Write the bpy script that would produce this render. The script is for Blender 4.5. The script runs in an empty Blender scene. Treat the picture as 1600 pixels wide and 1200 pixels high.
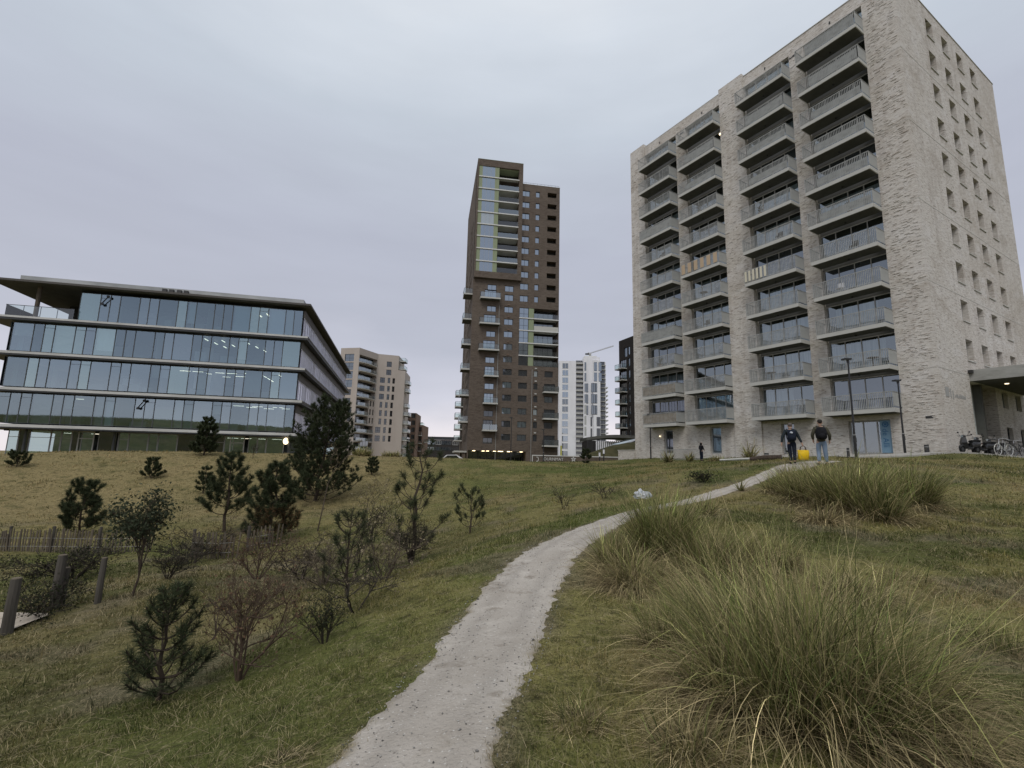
import bpy, bmesh, math, random
import numpy as np
from mathutils import Vector, Matrix
random.seed(7); RNG=np.random.default_rng(7)
SC=bpy.context.scene; COL=SC.collection
# ---------------------------------------------------------------- camera (eye is the origin, z up)
F_PX,TH,RO=762.9,math.radians(9.08),math.radians(1.345)
Fv=np.array([0,math.cos(TH),math.sin(TH)]); U0=np.array([0,-math.sin(TH),math.cos(TH)]); R0=np.array([1.,0,0])
Rv=math.cos(RO)*R0+math.sin(RO)*U0; Uv=-math.sin(RO)*R0+math.cos(RO)*U0
cam=bpy.data.objects.new('camera',bpy.data.cameras.new('camera')); COL.objects.link(cam); SC.camera=cam
cam.matrix_world=Matrix(((Rv[0],Uv[0],-Fv[0],0),(Rv[1],Uv[1],-Fv[1],0),(Rv[2],Uv[2],-Fv[2],0),(0,0,0,1)))
cam.data.sensor_width=36; cam.data.lens=36*F_PX/1600; cam.data.clip_start=.05; cam.data.clip_end=6000
def ray(px,py): return Fv+(px-800)/F_PX*Rv-(py-600)/F_PX*Uv
def atY(px,py,y): r=ray(px,py); return r*(y/r[1])
def atZ(px,py,z): r=ray(px,py); return r*(z/r[2])
# ---------------------------------------------------------------- world: overcast sky
SUN=Vector((-.18,-.62,.72)).normalized()
world=bpy.data.worlds.new('World'); SC.world=world; world.use_nodes=True
nt=world.node_tree; N=nt.nodes; L=nt.links; N.clear()
def nd(t,**k):
    n=N.new(t)
    for a,b in k.items(): setattr(n,a,b)
    return n
out=nd('ShaderNodeOutputWorld'); bg=nd('ShaderNodeBackground'); bg.inputs[1].default_value=.1
sky=nd('ShaderNodeTexSky',sky_type='NISHITA',sun_disc=False)
sky.sun_elevation=math.asin(SUN.z); sky.sun_rotation=math.atan2(SUN.x,SUN.y)
tc=nd('ShaderNodeTexCoord'); sep=nd('ShaderNodeSeparateXYZ'); L.new(tc.outputs['Generated'],sep.inputs[0])
mp=nd('ShaderNodeMapping'); mp.inputs['Scale'].default_value=(1.1,1.1,3.2); L.new(tc.outputs['Generated'],mp.inputs[0])
noi=nd('ShaderNodeTexNoise'); noi.inputs['Scale'].default_value=2.0; noi.inputs['Detail'].default_value=5; noi.inputs['Roughness'].default_value=.5
L.new(mp.outputs[0],noi.inputs['Vector'])
ma=nd('ShaderNodeMath',operation='MULTIPLY_ADD'); ma.inputs[1].default_value=.24; L.new(noi.outputs[0],ma.inputs[0])
mb_=nd('ShaderNodeMath',operation='ADD'); mb_.inputs[1].default_value=-.12; L.new(sep.outputs[2],mb_.inputs[0]); L.new(mb_.outputs[0],ma.inputs[2])
rmp=nd('ShaderNodeValToRGB'); L.new(ma.outputs[0],rmp.inputs[0])
def s2l(c): return tuple((x/255/12.92 if x<10 else ((x/255+.055)/1.055)**2.4) for x in c)
els=rmp.color_ramp.elements
stops=[(0.0,(240,232,236)),(.05,(234,228,234)),(.12,(208,208,220)),(.25,(186,189,202)),(.42,(185,189,203)),(.60,(198,206,217)),(.72,(214,221,230)),(1.,(254,255,255))]
els[0].position=0; els[1].position=1
for p,c in stops[1:-1]: els.new(p)
for e,(p,c) in zip(sorted(els,key=lambda e:e.position),stops): e.position=p; e.color=(*s2l(c),1)
ml=nd('ShaderNodeVectorMath',operation='SCALE'); ml.inputs['Scale'].default_value=10.4; L.new(rmp.outputs[0],ml.inputs[0])
# soft streaks of cloud
n2=nd('ShaderNodeTexNoise'); n2.inputs['Scale'].default_value=5; n2.inputs['Detail'].default_value=6
mp2=nd('ShaderNodeMapping'); mp2.inputs['Scale'].default_value=(.8,.8,4.5); L.new(tc.outputs['Generated'],mp2.inputs[0]); L.new(mp2.outputs[0],n2.inputs['Vector'])
mr=nd('ShaderNodeMapRange'); mr.inputs[1].default_value=.3; mr.inputs[2].default_value=.7; mr.inputs[3].default_value=.975; mr.inputs[4].default_value=1.025; L.new(n2.outputs[0],mr.inputs[0])
ms=nd('ShaderNodeVectorMath',operation='SCALE'); L.new(ml.outputs[0],ms.inputs[0]); L.new(mr.outputs[0],ms.inputs['Scale'])
mx=nd('ShaderNodeMixRGB'); mx.inputs[0].default_value=.93; L.new(sky.outputs[0],mx.inputs[1]); L.new(ms.outputs[0],mx.inputs[2])
L.new(mx.outputs[0],bg.inputs[0]); L.new(bg.outputs[0],out.inputs[0])
sl=bpy.data.lights.new('sun','SUN'); sl.energy=1.2; sl.angle=math.radians(25); sl.color=(1,.965,.91)
so=bpy.data.objects.new('sun',sl); COL.objects.link(so); so.rotation_euler=(-SUN).to_track_quat('-Z','Y').to_euler()
SC.view_settings.view_transform='Standard'; SC.view_settings.look='None'; SC.view_settings.exposure=0; SC.view_settings.gamma=1
try: SC.cycles.max_bounces=6; SC.cycles.transparent_max_bounces=12; SC.cycles.diffuse_bounces=3; SC.cycles.glossy_bounces=3
except Exception: pass
# ---------------------------------------------------------------- materials
M={}
def mat(name,base,rough=.8,spec=.3,metal=0,noise=None,bump=None,attr=None,emit=None,coord='Object',streak=None,transl=0):
    """noise=[(scale_vec,detail,lo,hi,color2,roughness)] mixes colour2 over base by a noise threshold"""
    m=bpy.data.materials.new(name); m.use_nodes=True; n=m.node_tree.nodes; l=m.node_tree.links
    b=n['Principled BSDF']; b.inputs['Roughness'].default_value=rough; b.inputs['Metallic'].default_value=metal
    b.inputs['Specular IOR Level'].default_value=spec; b.inputs['Base Color'].default_value=(*base,1)
    t=n.new('ShaderNodeTexCoord'); cur=None
    if attr:
        a=n.new('ShaderNodeAttribute'); a.attribute_name=attr; cur=a.outputs['Color']
    for (sc,det,lo,hi,c2,rg) in (noise or []):
        mpn=n.new('ShaderNodeMapping'); mpn.inputs['Scale'].default_value=sc; l.new(t.outputs[coord],mpn.inputs[0])
        tx=n.new('ShaderNodeTexNoise'); tx.inputs['Scale'].default_value=1; tx.inputs['Detail'].default_value=det; tx.inputs['Roughness'].default_value=rg
        l.new(mpn.outputs[0],tx.inputs['Vector'])
        r=n.new('ShaderNodeMapRange'); r.inputs[1].default_value=lo; r.inputs[2].default_value=hi; l.new(tx.outputs[0],r.inputs[0])
        mm=n.new('ShaderNodeMixRGB'); l.new(r.outputs[0],mm.inputs[0])
        if cur is None: mm.inputs[1].default_value=(*base,1)
        else: l.new(cur,mm.inputs[1])
        mm.inputs[2].default_value=(*c2,1); cur=mm.outputs[0]
    if cur is not None: l.new(cur,b.inputs['Base Color'])
    if bump:
        sc,det,st,dist=bump
        mpn=n.new('ShaderNodeMapping'); mpn.inputs['Scale'].default_value=sc; l.new(t.outputs[coord],mpn.inputs[0])
        tx=n.new('ShaderNodeTexNoise'); tx.inputs['Scale'].default_value=1; tx.inputs['Detail'].default_value=det; l.new(mpn.outputs[0],tx.inputs['Vector'])
        bu=n.new('ShaderNodeBump'); bu.inputs['Strength'].default_value=st; bu.inputs['Distance'].default_value=dist
        l.new(tx.outputs[0],bu.inputs['Height']); l.new(bu.outputs[0],b.inputs['Normal'])
    if emit:
        b.inputs['Emission Color'].default_value=(*emit[0],1); b.inputs['Emission Strength'].default_value=emit[1]
    if transl:
        o=[x for x in n if x.type=='OUTPUT_MATERIAL'][0]; tr=n.new('ShaderNodeBsdfTranslucent'); mi=n.new('ShaderNodeMixShader'); mi.inputs[0].default_value=transl
        if cur is not None: l.new(cur,tr.inputs[0])
        else: tr.inputs[0].default_value=(*base,1)
        l.new(b.outputs[0],mi.inputs[1]); l.new(tr.outputs[0],mi.inputs[2]); l.new(mi.outputs[0],o.inputs[0])
    M[name]=m; return m
def glass(name,tint,refl,facing=.35,rough=.02,gcol=(.9,.93,.95),wob=0.004):
    """see-through pane: tinted transparency mixed with a mirror by facing angle"""
    m=bpy.data.materials.new(name); m.use_nodes=True; n=m.node_tree.nodes; l=m.node_tree.links; n.clear()
    o=n.new('ShaderNodeOutputMaterial'); t=n.new('ShaderNodeBsdfTransparent'); t.inputs[0].default_value=(*tint,1)
    g=n.new('ShaderNodeBsdfGlossy'); g.inputs[0].default_value=(*gcol,1); g.inputs['Roughness'].default_value=rough
    lw=n.new('ShaderNodeLayerWeight'); lw.inputs[0].default_value=facing
    r=n.new('ShaderNodeMapRange'); r.inputs[3].default_value=refl; r.inputs[4].default_value=1; l.new(lw.outputs['Fresnel'],r.inputs[0])
    mi=n.new('ShaderNodeMixShader'); l.new(r.outputs[0],mi.inputs[0]); l.new(t.outputs[0],mi.inputs[1]); l.new(g.outputs[0],mi.inputs[2]); l.new(mi.outputs[0],o.inputs[0])
    tcn=n.new('ShaderNodeTexCoord'); tx=n.new('ShaderNodeTexNoise'); tx.inputs['Scale'].default_value=.9; l.new(tcn.outputs['Object'],tx.inputs['Vector'])
    bu=n.new('ShaderNodeBump'); bu.inputs['Strength'].default_value=.25; bu.inputs['Distance'].default_value=wob; l.new(tx.outputs[0],bu.inputs['Height']); l.new(bu.outputs[0],g.inputs['Normal'])
    M[name]=m
def mirrorpane(name,dark,refl,gcol=(.85,.9,.95)):
    m=bpy.data.materials.new(name); m.use_nodes=True; n=m.node_tree.nodes; l=m.node_tree.links; n.clear()
    o=n.new('ShaderNodeOutputMaterial'); d=n.new('ShaderNodeBsdfDiffuse'); d.inputs[0].default_value=(*dark,1)
    g=n.new('ShaderNodeBsdfGlossy'); g.inputs[0].default_value=(*gcol,1); g.inputs['Roughness'].default_value=.03
    lw=n.new('ShaderNodeLayerWeight'); lw.inputs[0].default_value=.3
    r=n.new('ShaderNodeMapRange'); r.inputs[3].default_value=refl; r.inputs[4].default_value=1; l.new(lw.outputs['Fresnel'],r.inputs[0])
    mi=n.new('ShaderNodeMixShader'); l.new(r.outputs[0],mi.inputs[0]); l.new(d.outputs[0],mi.inputs[1]); l.new(g.outputs[0],mi.inputs[2]); l.new(mi.outputs[0],o.inputs[0])
    M[name]=m
V3=lambda a:(a,a,a)
def brickmat(name,c1,c2,mortar,streaks,bump=.35,bw=.25,bh=.062,tone=None):
    """coursed brick for any upright wall: runs along x+y, rises along z of the object"""
    m=bpy.data.materials.new(name); m.use_nodes=True; n=m.node_tree.nodes; l=m.node_tree.links; b=n['Principled BSDF']
    b.inputs['Roughness'].default_value=.92; b.inputs['Specular IOR Level'].default_value=.15
    t=n.new('ShaderNodeTexCoord'); sp=n.new('ShaderNodeSeparateXYZ'); l.new(t.outputs['Object'],sp.inputs[0])
    ad=n.new('ShaderNodeMath'); ad.operation='ADD'; l.new(sp.outputs[0],ad.inputs[0]); l.new(sp.outputs[1],ad.inputs[1])
    cb=n.new('ShaderNodeCombineXYZ'); l.new(ad.outputs[0],cb.inputs[0]); l.new(sp.outputs[2],cb.inputs[1])
    br=n.new('ShaderNodeTexBrick'); l.new(cb.outputs[0],br.inputs['Vector']); br.inputs['Scale'].default_value=1
    br.inputs['Brick Width'].default_value=bw; br.inputs['Row Height'].default_value=bh; br.inputs['Mortar Size'].default_value=.006; br.inputs['Bias'].default_value=-.2
    for k,c in (('Color1',c1),('Color2',c2),('Mortar',mortar)): br.inputs[k].default_value=(*c,1)
    cur=br.outputs['Color']
    for (sx,sz,det,lo,hi,c,rg,amt) in streaks:
        mp_=n.new('ShaderNodeMapping'); mp_.inputs['Scale'].default_value=(sx,sz,1); l.new(cb.outputs[0],mp_.inputs[0])
        tx=n.new('ShaderNodeTexNoise'); tx.noise_dimensions='2D'; tx.inputs['Scale'].default_value=1; tx.inputs['Detail'].default_value=det; tx.inputs['Roughness'].default_value=rg; l.new(mp_.outputs[0],tx.inputs['Vector'])
        r=n.new('ShaderNodeMapRange'); r.inputs[1].default_value=lo; r.inputs[2].default_value=hi; r.inputs[4].default_value=amt; l.new(tx.outputs[0],r.inputs[0])
        mm=n.new('ShaderNodeMixRGB'); l.new(r.outputs[0],mm.inputs[0]); l.new(cur,mm.inputs[1]); mm.inputs[2].default_value=(*c,1); cur=mm.outputs[0]
    l.new(cur,b.inputs['Base Color'])
    bu=n.new('ShaderNodeBump'); bu.inputs['Strength'].default_value=bump; bu.inputs['Distance'].default_value=.02; l.new(cur,bu.inputs['Height']); l.new(bu.outputs[0],b.inputs['Normal'])
    M[name]=m
brickmat('brick_pale',(.63,.595,.55),(.49,.455,.41),(.585,.56,.525),[(.12,.1,3,.42,.66,(.50,.455,.40),.6,.6),(.5,.9,3,.5,.7,(.65,.625,.60),.6,.6),(.25,.5,4,.53,.70,(.38,.335,.285),.7,.55),(.9,.07,3,.55,.72,(.40,.36,.32),.6,.45),(1.6,11,5,.55,.64,(.27,.21,.165),.75,.75),(2.6,16,4,.60,.66,(.74,.71,.67),.7,.8),(2.2,13,4,.64,.68,(.10,.085,.07),.7,.85)],.6)
mat('brick_joint',(.55,.53,.49),.9)
brickmat('brick_brown',(.145,.115,.093),(.100,.080,.064),(.15,.13,.113),[(.7,2.6,4,.45,.65,(.085,.066,.053),.75,.7),(.2,.2,3,.45,.7,(.165,.135,.11),.6,.6),(1.5,8,4,.55,.68,(.055,.042,.034),.7,.7)],.2)
brickmat('brick_black',(.038,.034,.033),(.028,.025,.024),(.05,.047,.045),[(1,5,3,.5,.7,(.06,.053,.05),.7,.5)],.2)
brickmat('brick_red',(.22,.145,.11),(.17,.11,.082),(.22,.18,.15),[(.6,2,3,.5,.7,(.26,.185,.14),.7,.6)],.2)
mat('render_beige',(.46,.41,.37),.9,.2,noise=[((.3,.3,.15),4,.4,.7,(.42,.37,.33),.6)])
mat('white_clad',(.74,.74,.77),.7,noise=[((.3,.3,.1),3,.4,.7,(.66,.66,.69),.5)])
mat('concrete',(.36,.36,.34),.85,.2,noise=[((1.2,1.2,3),4,.4,.7,(.27,.27,.25),.65)])
mat('concrete_light',(.49,.485,.455),.85,.2,noise=[((1,1,2),4,.45,.75,(.46,.455,.42),.6)])
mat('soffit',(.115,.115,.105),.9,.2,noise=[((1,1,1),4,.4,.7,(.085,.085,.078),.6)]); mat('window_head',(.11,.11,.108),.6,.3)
mat('rail_grey',(.36,.365,.355),.55,.4,noise=[((2,2,4),3,.4,.7,(.22,.225,.215),.5)])
mat('panel_grey',(.40,.41,.40),.5,.4,noise=[((1,1,2),3,.4,.7,(.35,.36,.35),.5)])
mat('frame_grey',(.34,.34,.33),.5,.4); mat('mullion_grey',(.085,.09,.095),.5,.4); mat('frame_dark',(.035,.037,.04),.5,.4); mat('frame_white',(.6,.6,.58),.5,.4)
mat('metal_edge',(.55,.55,.53),.45,.5,noise=[((.5,.5,2),3,.4,.7,(.45,.45,.43),.5)])
mat('roof_grey',(.42,.43,.43),.5,.5,noise=[((.4,.4,1),3,.4,.7,(.26,.27,.27),.5)])
mat('dark_metal',(.03,.03,.03),.5,.5); mat('black_paint',(.014,.014,.015),.35,.5); mat('rubber',(.012,.012,.012),.85,.2)
mat('chrome',(.6,.6,.6),.25,.5,metal=.9); mat('silver_paint',(.45,.46,.44),.4,.5,metal=.3)
mat('green_panel',(.25,.29,.18),.6,.3); mat('bamboo',(.36,.29,.21),.85,.2,noise=[((14,14,2),2,.45,.6,(.24,.185,.125),.6)]); mat('cloth_pale',(.62,.58,.46),.9,.1)
mat('tan_screen',(.47,.36,.25),.9,.1); mat('curtain',(.50,.54,.55),.95,.05,noise=[((7,7,.25),2,.4,.65,(.30,.335,.35),.5)])
mat('room_dark',(.055,.055,.052),.95,.05); mat('room_light',(.35,.36,.35),.9,.1); mat('edge_dark',(.075,.068,.06),.6,.4); mat('fin_white',(.88,.88,.95),.6,.3,transl=.4); mat('pane_sky_paint',(.74,.84,.82),.5,.4)
mat('core_wall',(.26,.285,.29),.9,.1,noise=[((.35,.35,.5),2,.45,.55,(.07,.08,.09),.5)])
mat('lamp_warm',(.9,.8,.6),.6,emit=((1,.80,.52),2.6)); mat('lamp_strip',(.9,.85,.75),.6,emit=((1,.90,.70),2.0)); mat('lamp_small',(.9,.8,.6),.6,emit=((1,.78,.45),5))
mat('wood_grey',(.10,.09,.078),.9,.1,noise=[((8,8,1.2),4,.45,.7,(.055,.05,.042),.65)],bump=((9,9,1.5),3,.6,.01))
mat('wood_paling',(.15,.125,.095),.9,.1,noise=[((6,6,2),3,.4,.7,(.08,.068,.055),.6)])
mat('bark',(.075,.058,.045),.95,.1,noise=[((12,12,5),4,.45,.7,(.035,.028,.023),.6)],bump=((14,14,6),3,.7,.01))
mat('twig',(.10,.078,.06),.9,.1,noise=[((3,3,3),2,.5,.7,(.19,.16,.12),.6)])
mat('needle',(.03,.05,.02),.75,.2,attr='Col',transl=.15)
mat('leaf',(.03,.05,.02),.8,.15,attr='Col',transl=.2)
mat('grass_blade',(.1,.1,.03),.75,.15,attr='Col',transl=.25)
mat('path_gravel',(.36,.32,.275),.95,.1,attr='Col',noise=[((.8,.8,.8),5,.46,.70,(.33,.295,.255),.65),((2.6,2.6,2.6),5,.54,.70,(.50,.46,.41),.65),((1.3,1.3,1.3),6,.55,.70,(.27,.235,.195),.75),((30,30,30),4,.58,.70,(.19,.17,.15),.7),((46,46,46),2,.66,.72,(.56,.54,.50),.5),((3,3,3),4,.60,.72,(.235,.205,.17),.6)],bump=((40,40,40),5,.8,.02))
mat('sand',(.47,.41,.34),.95,.1,noise=[((3,3,3),4,.4,.7,(.38,.33,.27),.6)])
mat('paving',(.38,.36,.33),.9,.15,noise=[((1,1,1),4,.4,.7,(.31,.295,.27),.6)])
# ground: straw, olive and green patches
mat('ground_grass',(.1,.1,.04),.97,.05,attr='Col',noise=[((1.1,1.1,1.1),5,.52,.72,(.070,.074,.026),.65),((5,5,5),5,.50,.70,(.052,.047,.022),.7),((17,9,12),4,.56,.72,(.33,.275,.165),.7),((70,50,60),3,.50,.66,(.035,.035,.014),.7)],bump=((14,14,14),6,1.,.09))
mat('hedge_far',(.075,.068,.035),.95,.05,noise=[((.6,.6,.6),5,.4,.65,(.045,.045,.022),.7)])
mat('water_dummy',(.1,.1,.1))
glass('office_glass',(.60,.76,.81),.36,.30,gcol=(.65,.81,.92)); glass('office_glass_dim',(.50,.66,.70),.30,.30,gcol=(.60,.76,.87)); glass('office_glass_pale',(.75,.90,.90),.42,.30,gcol=(.68,.88,.93)); glass('clear_glass',(.80,.88,.86),.10,.25); glass('flat_glass',(.68,.74,.76),.26,.30,gcol=(.80,.90,.95))
mirrorpane('pane_side',(.1,.1,.12),.72,(.93,.93,1.)); mirrorpane('pane_sky',(.035,.045,.055),.42,(.75,.86,.96)); mirrorpane('pane_dark',(.018,.02,.022),.10); mirrorpane('pane_mid',(.03,.036,.04),.24,(.8,.88,.95)); mirrorpane('pane_pale',(.30,.34,.35),.25)
del M['water_dummy']
# ---------------------------------------------------------------- mesh helpers
class MB:
    def __init__(s): s.v=[]; s.f=[]
    def add(s,vs,fs):
        k=len(s.v); s.v+= [tuple(map(float,p)) for p in vs]; s.f+=[tuple(k+i for i in q) for q in fs]; return s
    def quad(s,a,b,c,d): return s.add((a,b,c,d),((0,1,2,3),))
    def box(s,x0,x1,y0,y1,z0,z1):
        if x0>x1:x0,x1=x1,x0
        if y0>y1:y0,y1=y1,y0
        if z0>z1:z0,z1=z1,z0
        return s.add([(x0,y0,z0),(x1,y0,z0),(x1,y1,z0),(x0,y1,z0),(x0,y0,z1),(x1,y0,z1),(x1,y1,z1),(x0,y1,z1)],
            [(0,3,2,1),(4,5,6,7),(0,1,5,4),(1,2,6,5),(2,3,7,6),(3,0,4,7)])
    def prism(s,poly,z0,z1):
        n=len(poly); a=sum(poly[i][0]*poly[(i+1)%n][1]-poly[(i+1)%n][0]*poly[i][1] for i in range(n))
        if a<0: poly=poly[::-1]
        vs=[(x,y,z0) for x,y in poly]+[(x,y,z1) for x,y in poly]
        return s.add(vs,[tuple(range(n))[::-1],tuple(range(n,2*n))]+[(i,(i+1)%n,n+(i+1)%n,n+i) for i in range(n)])
    def tube(s,pts,rad,sides=6,cap=True):
        pts=[Vector(p) for p in pts]; n=len(pts)
        if not hasattr(rad,'__len__'): rad=[rad]*n
        vs=[];prev=None
        for i,p in enumerate(pts):
            d=(pts[min(i+1,n-1)]-pts[max(i-1,0)])
            if d.length<1e-9: d=Vector((0,0,1))
            d.normalize()
            if prev is None:
                prev=d.cross(Vector((0,0,1)))
                if prev.length<1e-3: prev=d.cross(Vector((1,0,0)))
            a=(prev-d*prev.dot(d)); a.normalize(); prev=a; b=d.cross(a)
            for k in range(sides):
                t=2*math.pi*k/sides; vs.append(p+(a*math.cos(t)+b*math.sin(t))*rad[i])
        fs=[(i*sides+k,i*sides+(k+1)%sides,(i+1)*sides+(k+1)%sides,(i+1)*sides+k) for i in range(n-1) for k in range(sides)]
        if cap: fs+=[tuple(range(sides))[::-1],tuple(range((n-1)*sides,n*sides))]
        return s.add(vs,fs)
    def ring(s,c,R,r,axis='y',n=24,m=8,sx=1):
        vs=[];fs=[]
        for i in range(n):
            t=2*math.pi*i/n
            for k in range(m):
                q=2*math.pi*k/m; rr=R+r*math.cos(q); h=r*math.sin(q)*sx
                p=(rr*math.cos(t),h,rr*math.sin(t)) if axis=='y' else (rr*math.cos(t),rr*math.sin(t),h)
                vs.append((c[0]+p[0],c[1]+p[1],c[2]+p[2]))
        for i in range(n):
            for k in range(m): fs.append((i*m+k,i*m+(k+1)%m,((i+1)%n)*m+(k+1)%m,((i+1)%n)*m+k))
        return s.add(vs,fs)
    def ball(s,c,r,n=10,m=7):
        if not hasattr(r,'__len__'): r=(r,r,r)
        vs=[(c[0],c[1],c[2]-r[2])]
        for j in range(1,m):
            a=math.pi*j/m-math.pi/2
            for i in range(n):
                t=2*math.pi*i/n; vs.append((c[0]+r[0]*math.cos(a)*math.cos(t),c[1]+r[1]*math.cos(a)*math.sin(t),c[2]+r[2]*math.sin(a)))
        vs.append((c[0],c[1],c[2]+r[2])); k=len(vs)-1; fs=[]
        for i in range(n): fs.append((0,1+(i+1)%n,1+i)); fs.append((k,k-n+i,k-n+(i+1)%n))
        for j in range(m-2):
            for i in range(n): a=1+j*n; fs.append((a+i,a+(i+1)%n,a+n+(i+1)%n,a+n+i))
        return s.add(vs,fs)
    def wall(s,O,ux,nin,W,z0,z1,ops=(),depth=.25):
        """vertical wall from O (left end seen from outside) along ux, with openings (u0,u1,za,zb) and reveals"""
        O=Vector((O[0],O[1],0)); ux=Vector((*ux,0)); nin=Vector((*nin,0))
        us=sorted({0.,W}|{round(min(max(u,0),W),4) for o in ops for u in o[:2]}); zs=sorted({z0,z1}|{round(min(max(z,z0),z1),4) for o in ops for z in o[2:4]})
        P=lambda u,z,d=0:O+ux*u+nin*d+Vector((0,0,z))
        for i in range(len(us)-1):
            um=(us[i]+us[i+1])/2
            col=[o for o in ops if o[0]<um<o[1]]
            k=0
            while k<len(zs)-1:
                zm=(zs[k]+zs[k+1])/2
                if any(o[2]<zm<o[3] for o in col): k+=1; continue
                j=k+1
                while j<len(zs)-1 and not any(o[2]<(zs[j]+zs[j+1])/2<o[3] for o in col): j+=1
                s.quad(P(us[i],zs[k]),P(us[i+1],zs[k]),P(us[i+1],zs[j]),P(us[i],zs[j])); k=j
        for o in ops:
            a,b,c,d=o[:4]; dp=o[4] if len(o)>4 else depth
            s.quad(P(a,c),P(a,d),P(a,d,dp),P(a,c,dp)); s.quad(P(b,d),P(b,c),P(b,c,dp),P(b,d,dp))
            s.quad(P(b,c),P(a,c),P(a,c,dp),P(b,c,dp)); s.quad(P(a,d),P(b,d),P(b,d,dp),P(a,d,dp))
        return s
    def mesh(s,name,mt=None,smooth=False):
        me=bpy.data.meshes.new(name); me.from_pydata(s.v,[],s.f)
        if mt: me.materials.append(M[mt])
        if smooth: me.shade_smooth()
        me.update(); return me
def link(name,me,parent=None,loc=(0,0,0),rz=0):
    o=bpy.data.objects.new(name,me); COL.objects.link(o); o.location=loc; o.rotation_euler=(0,0,rz)
    if parent: o.parent=parent
    return o
def part(name,mb,mt,parent,loc=None,rz=0,smooth=False,label=None):
    """a child mesh; with loc None its coordinates are eye-relative in the parent's frame"""
    me=mb if isinstance(mb,bpy.types.Mesh) else mb.mesh(name,mt,smooth)
    if loc is None: loc=(0,0,-parent.get('_b',0))
    else: loc=(loc[0],loc[1],loc[2]-parent.get('_b',0))
    o=link(name,me,parent,loc,rz)
    if label: o['label']=label
    return o
def sub(name,mb,mt,parent,loc=(0,0,0),rz=0,smooth=False):
    me=mb if isinstance(mb,bpy.types.Mesh) else mb.mesh(name,mt,smooth)
    return link(name,me,parent,loc,rz)
def tag(o,label,cat,group=None):
    o['label']=label; o['category']=cat
    if group: o['group']=group
    return o
BASE=[]
def thing(name,label,cat,loc,rz=0,group=None,eye=False):
    """Empty at the base; eye=True: its parts are given with eye-relative heights"""
    o=bpy.data.objects.new(name,None); COL.objects.link(o); o.location=loc; o.rotation_euler=(0,0,rz); o.empty_display_size=.3
    if eye: o['_b']=float(loc[2]); BASE.append(o)
    return tag(o,label,cat,group)
def struct(name,me): o=link(name,me); o['kind']='structure'; return o
def copytree(o,parent=None,loc=None,rz=None):
    c=o.copy(); COL.objects.link(c)
    if parent is not None: c.parent=parent
    if loc is not None: c.location=loc
    if rz is not None: c.rotation_euler=(0,0,rz)
    for ch in list(o.children): copytree(ch,c)
    return c
def npmesh(name,verts,tris,mt,col=None):
    me=bpy.data.meshes.new(name); nv,nf=len(verts),len(tris)
    me.vertices.add(nv); me.vertices.foreach_set('co',np.ascontiguousarray(verts,np.float32).ravel())
    me.loops.add(nf*3); me.loops.foreach_set('vertex_index',np.ascontiguousarray(tris,np.int32).ravel())
    me.polygons.add(nf); me.polygons.foreach_set('loop_start',np.arange(0,nf*3,3,dtype=np.int32))
    if col is not None:
        ca=me.color_attributes.new('Col','FLOAT_COLOR','POINT'); c4=np.ones((nv,4),np.float32); c4[:,:3]=col; ca.data.foreach_set('color',c4.ravel())
    me.materials.append(M[mt]); me.update(calc_edges=True); return me
def ribbons(base,az,lean,length,width,curl,segs,col0,col1,kink=None):
    """arching grass blades: arrays of N; returns verts, tris, colours"""
    n=len(base); ts=np.linspace(0,1,segs+1)
    ang=lean[:,None]+curl[:,None]*ts[None,:]**1.4
    if kink is not None: ang=ang+kink[0][:,None]*(ts[None,:]>kink[1][:,None])
    dl=(length/segs)[:,None]
    st=np.concatenate([np.zeros((n,1)),np.cumsum(np.sin(ang[:,:-1])*dl,1)],1); up=np.concatenate([np.zeros((n,1)),np.cumsum(np.cos(ang[:,:-1])*dl,1)],1)
    cx,sx=np.cos(az)[:,None],np.sin(az)[:,None]
    P=np.stack([base[:,0:1]+st*cx,base[:,1:2]+st*sx,base[:,2:3]+up],-1)
    tw=az+np.pi/2+RNG.normal(0,.7,n); side=np.stack([np.cos(tw),np.sin(tw),np.zeros(n)],-1)
    w=width[:,None]*(1-ts[None,:]**1.6*.9)*.5
    A=P+side[:,None,:]*w[...,None]; B=P-side[:,None,:]*w[...,None]
    A=A[:,:-1];B=B[:,:-1];tip=P[:,-1:]
    V=np.concatenate([A,B,tip],1); k=segs; nv=2*k+1
    tr=[]
    for i in range(k-1): tr+=[(i,i+1,k+i+1),(i,k+i+1,k+i)]
    tr.append((k-1,2*k,2*k-1)); tr=np.array(tr)
    T=(np.arange(n)[:,None,None]*nv+tr[None]).reshape(-1,3)
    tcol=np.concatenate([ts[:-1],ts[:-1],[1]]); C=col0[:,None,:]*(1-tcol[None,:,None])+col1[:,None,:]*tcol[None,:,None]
    return V.reshape(-1,3),T,C.reshape(-1,3)
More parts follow.
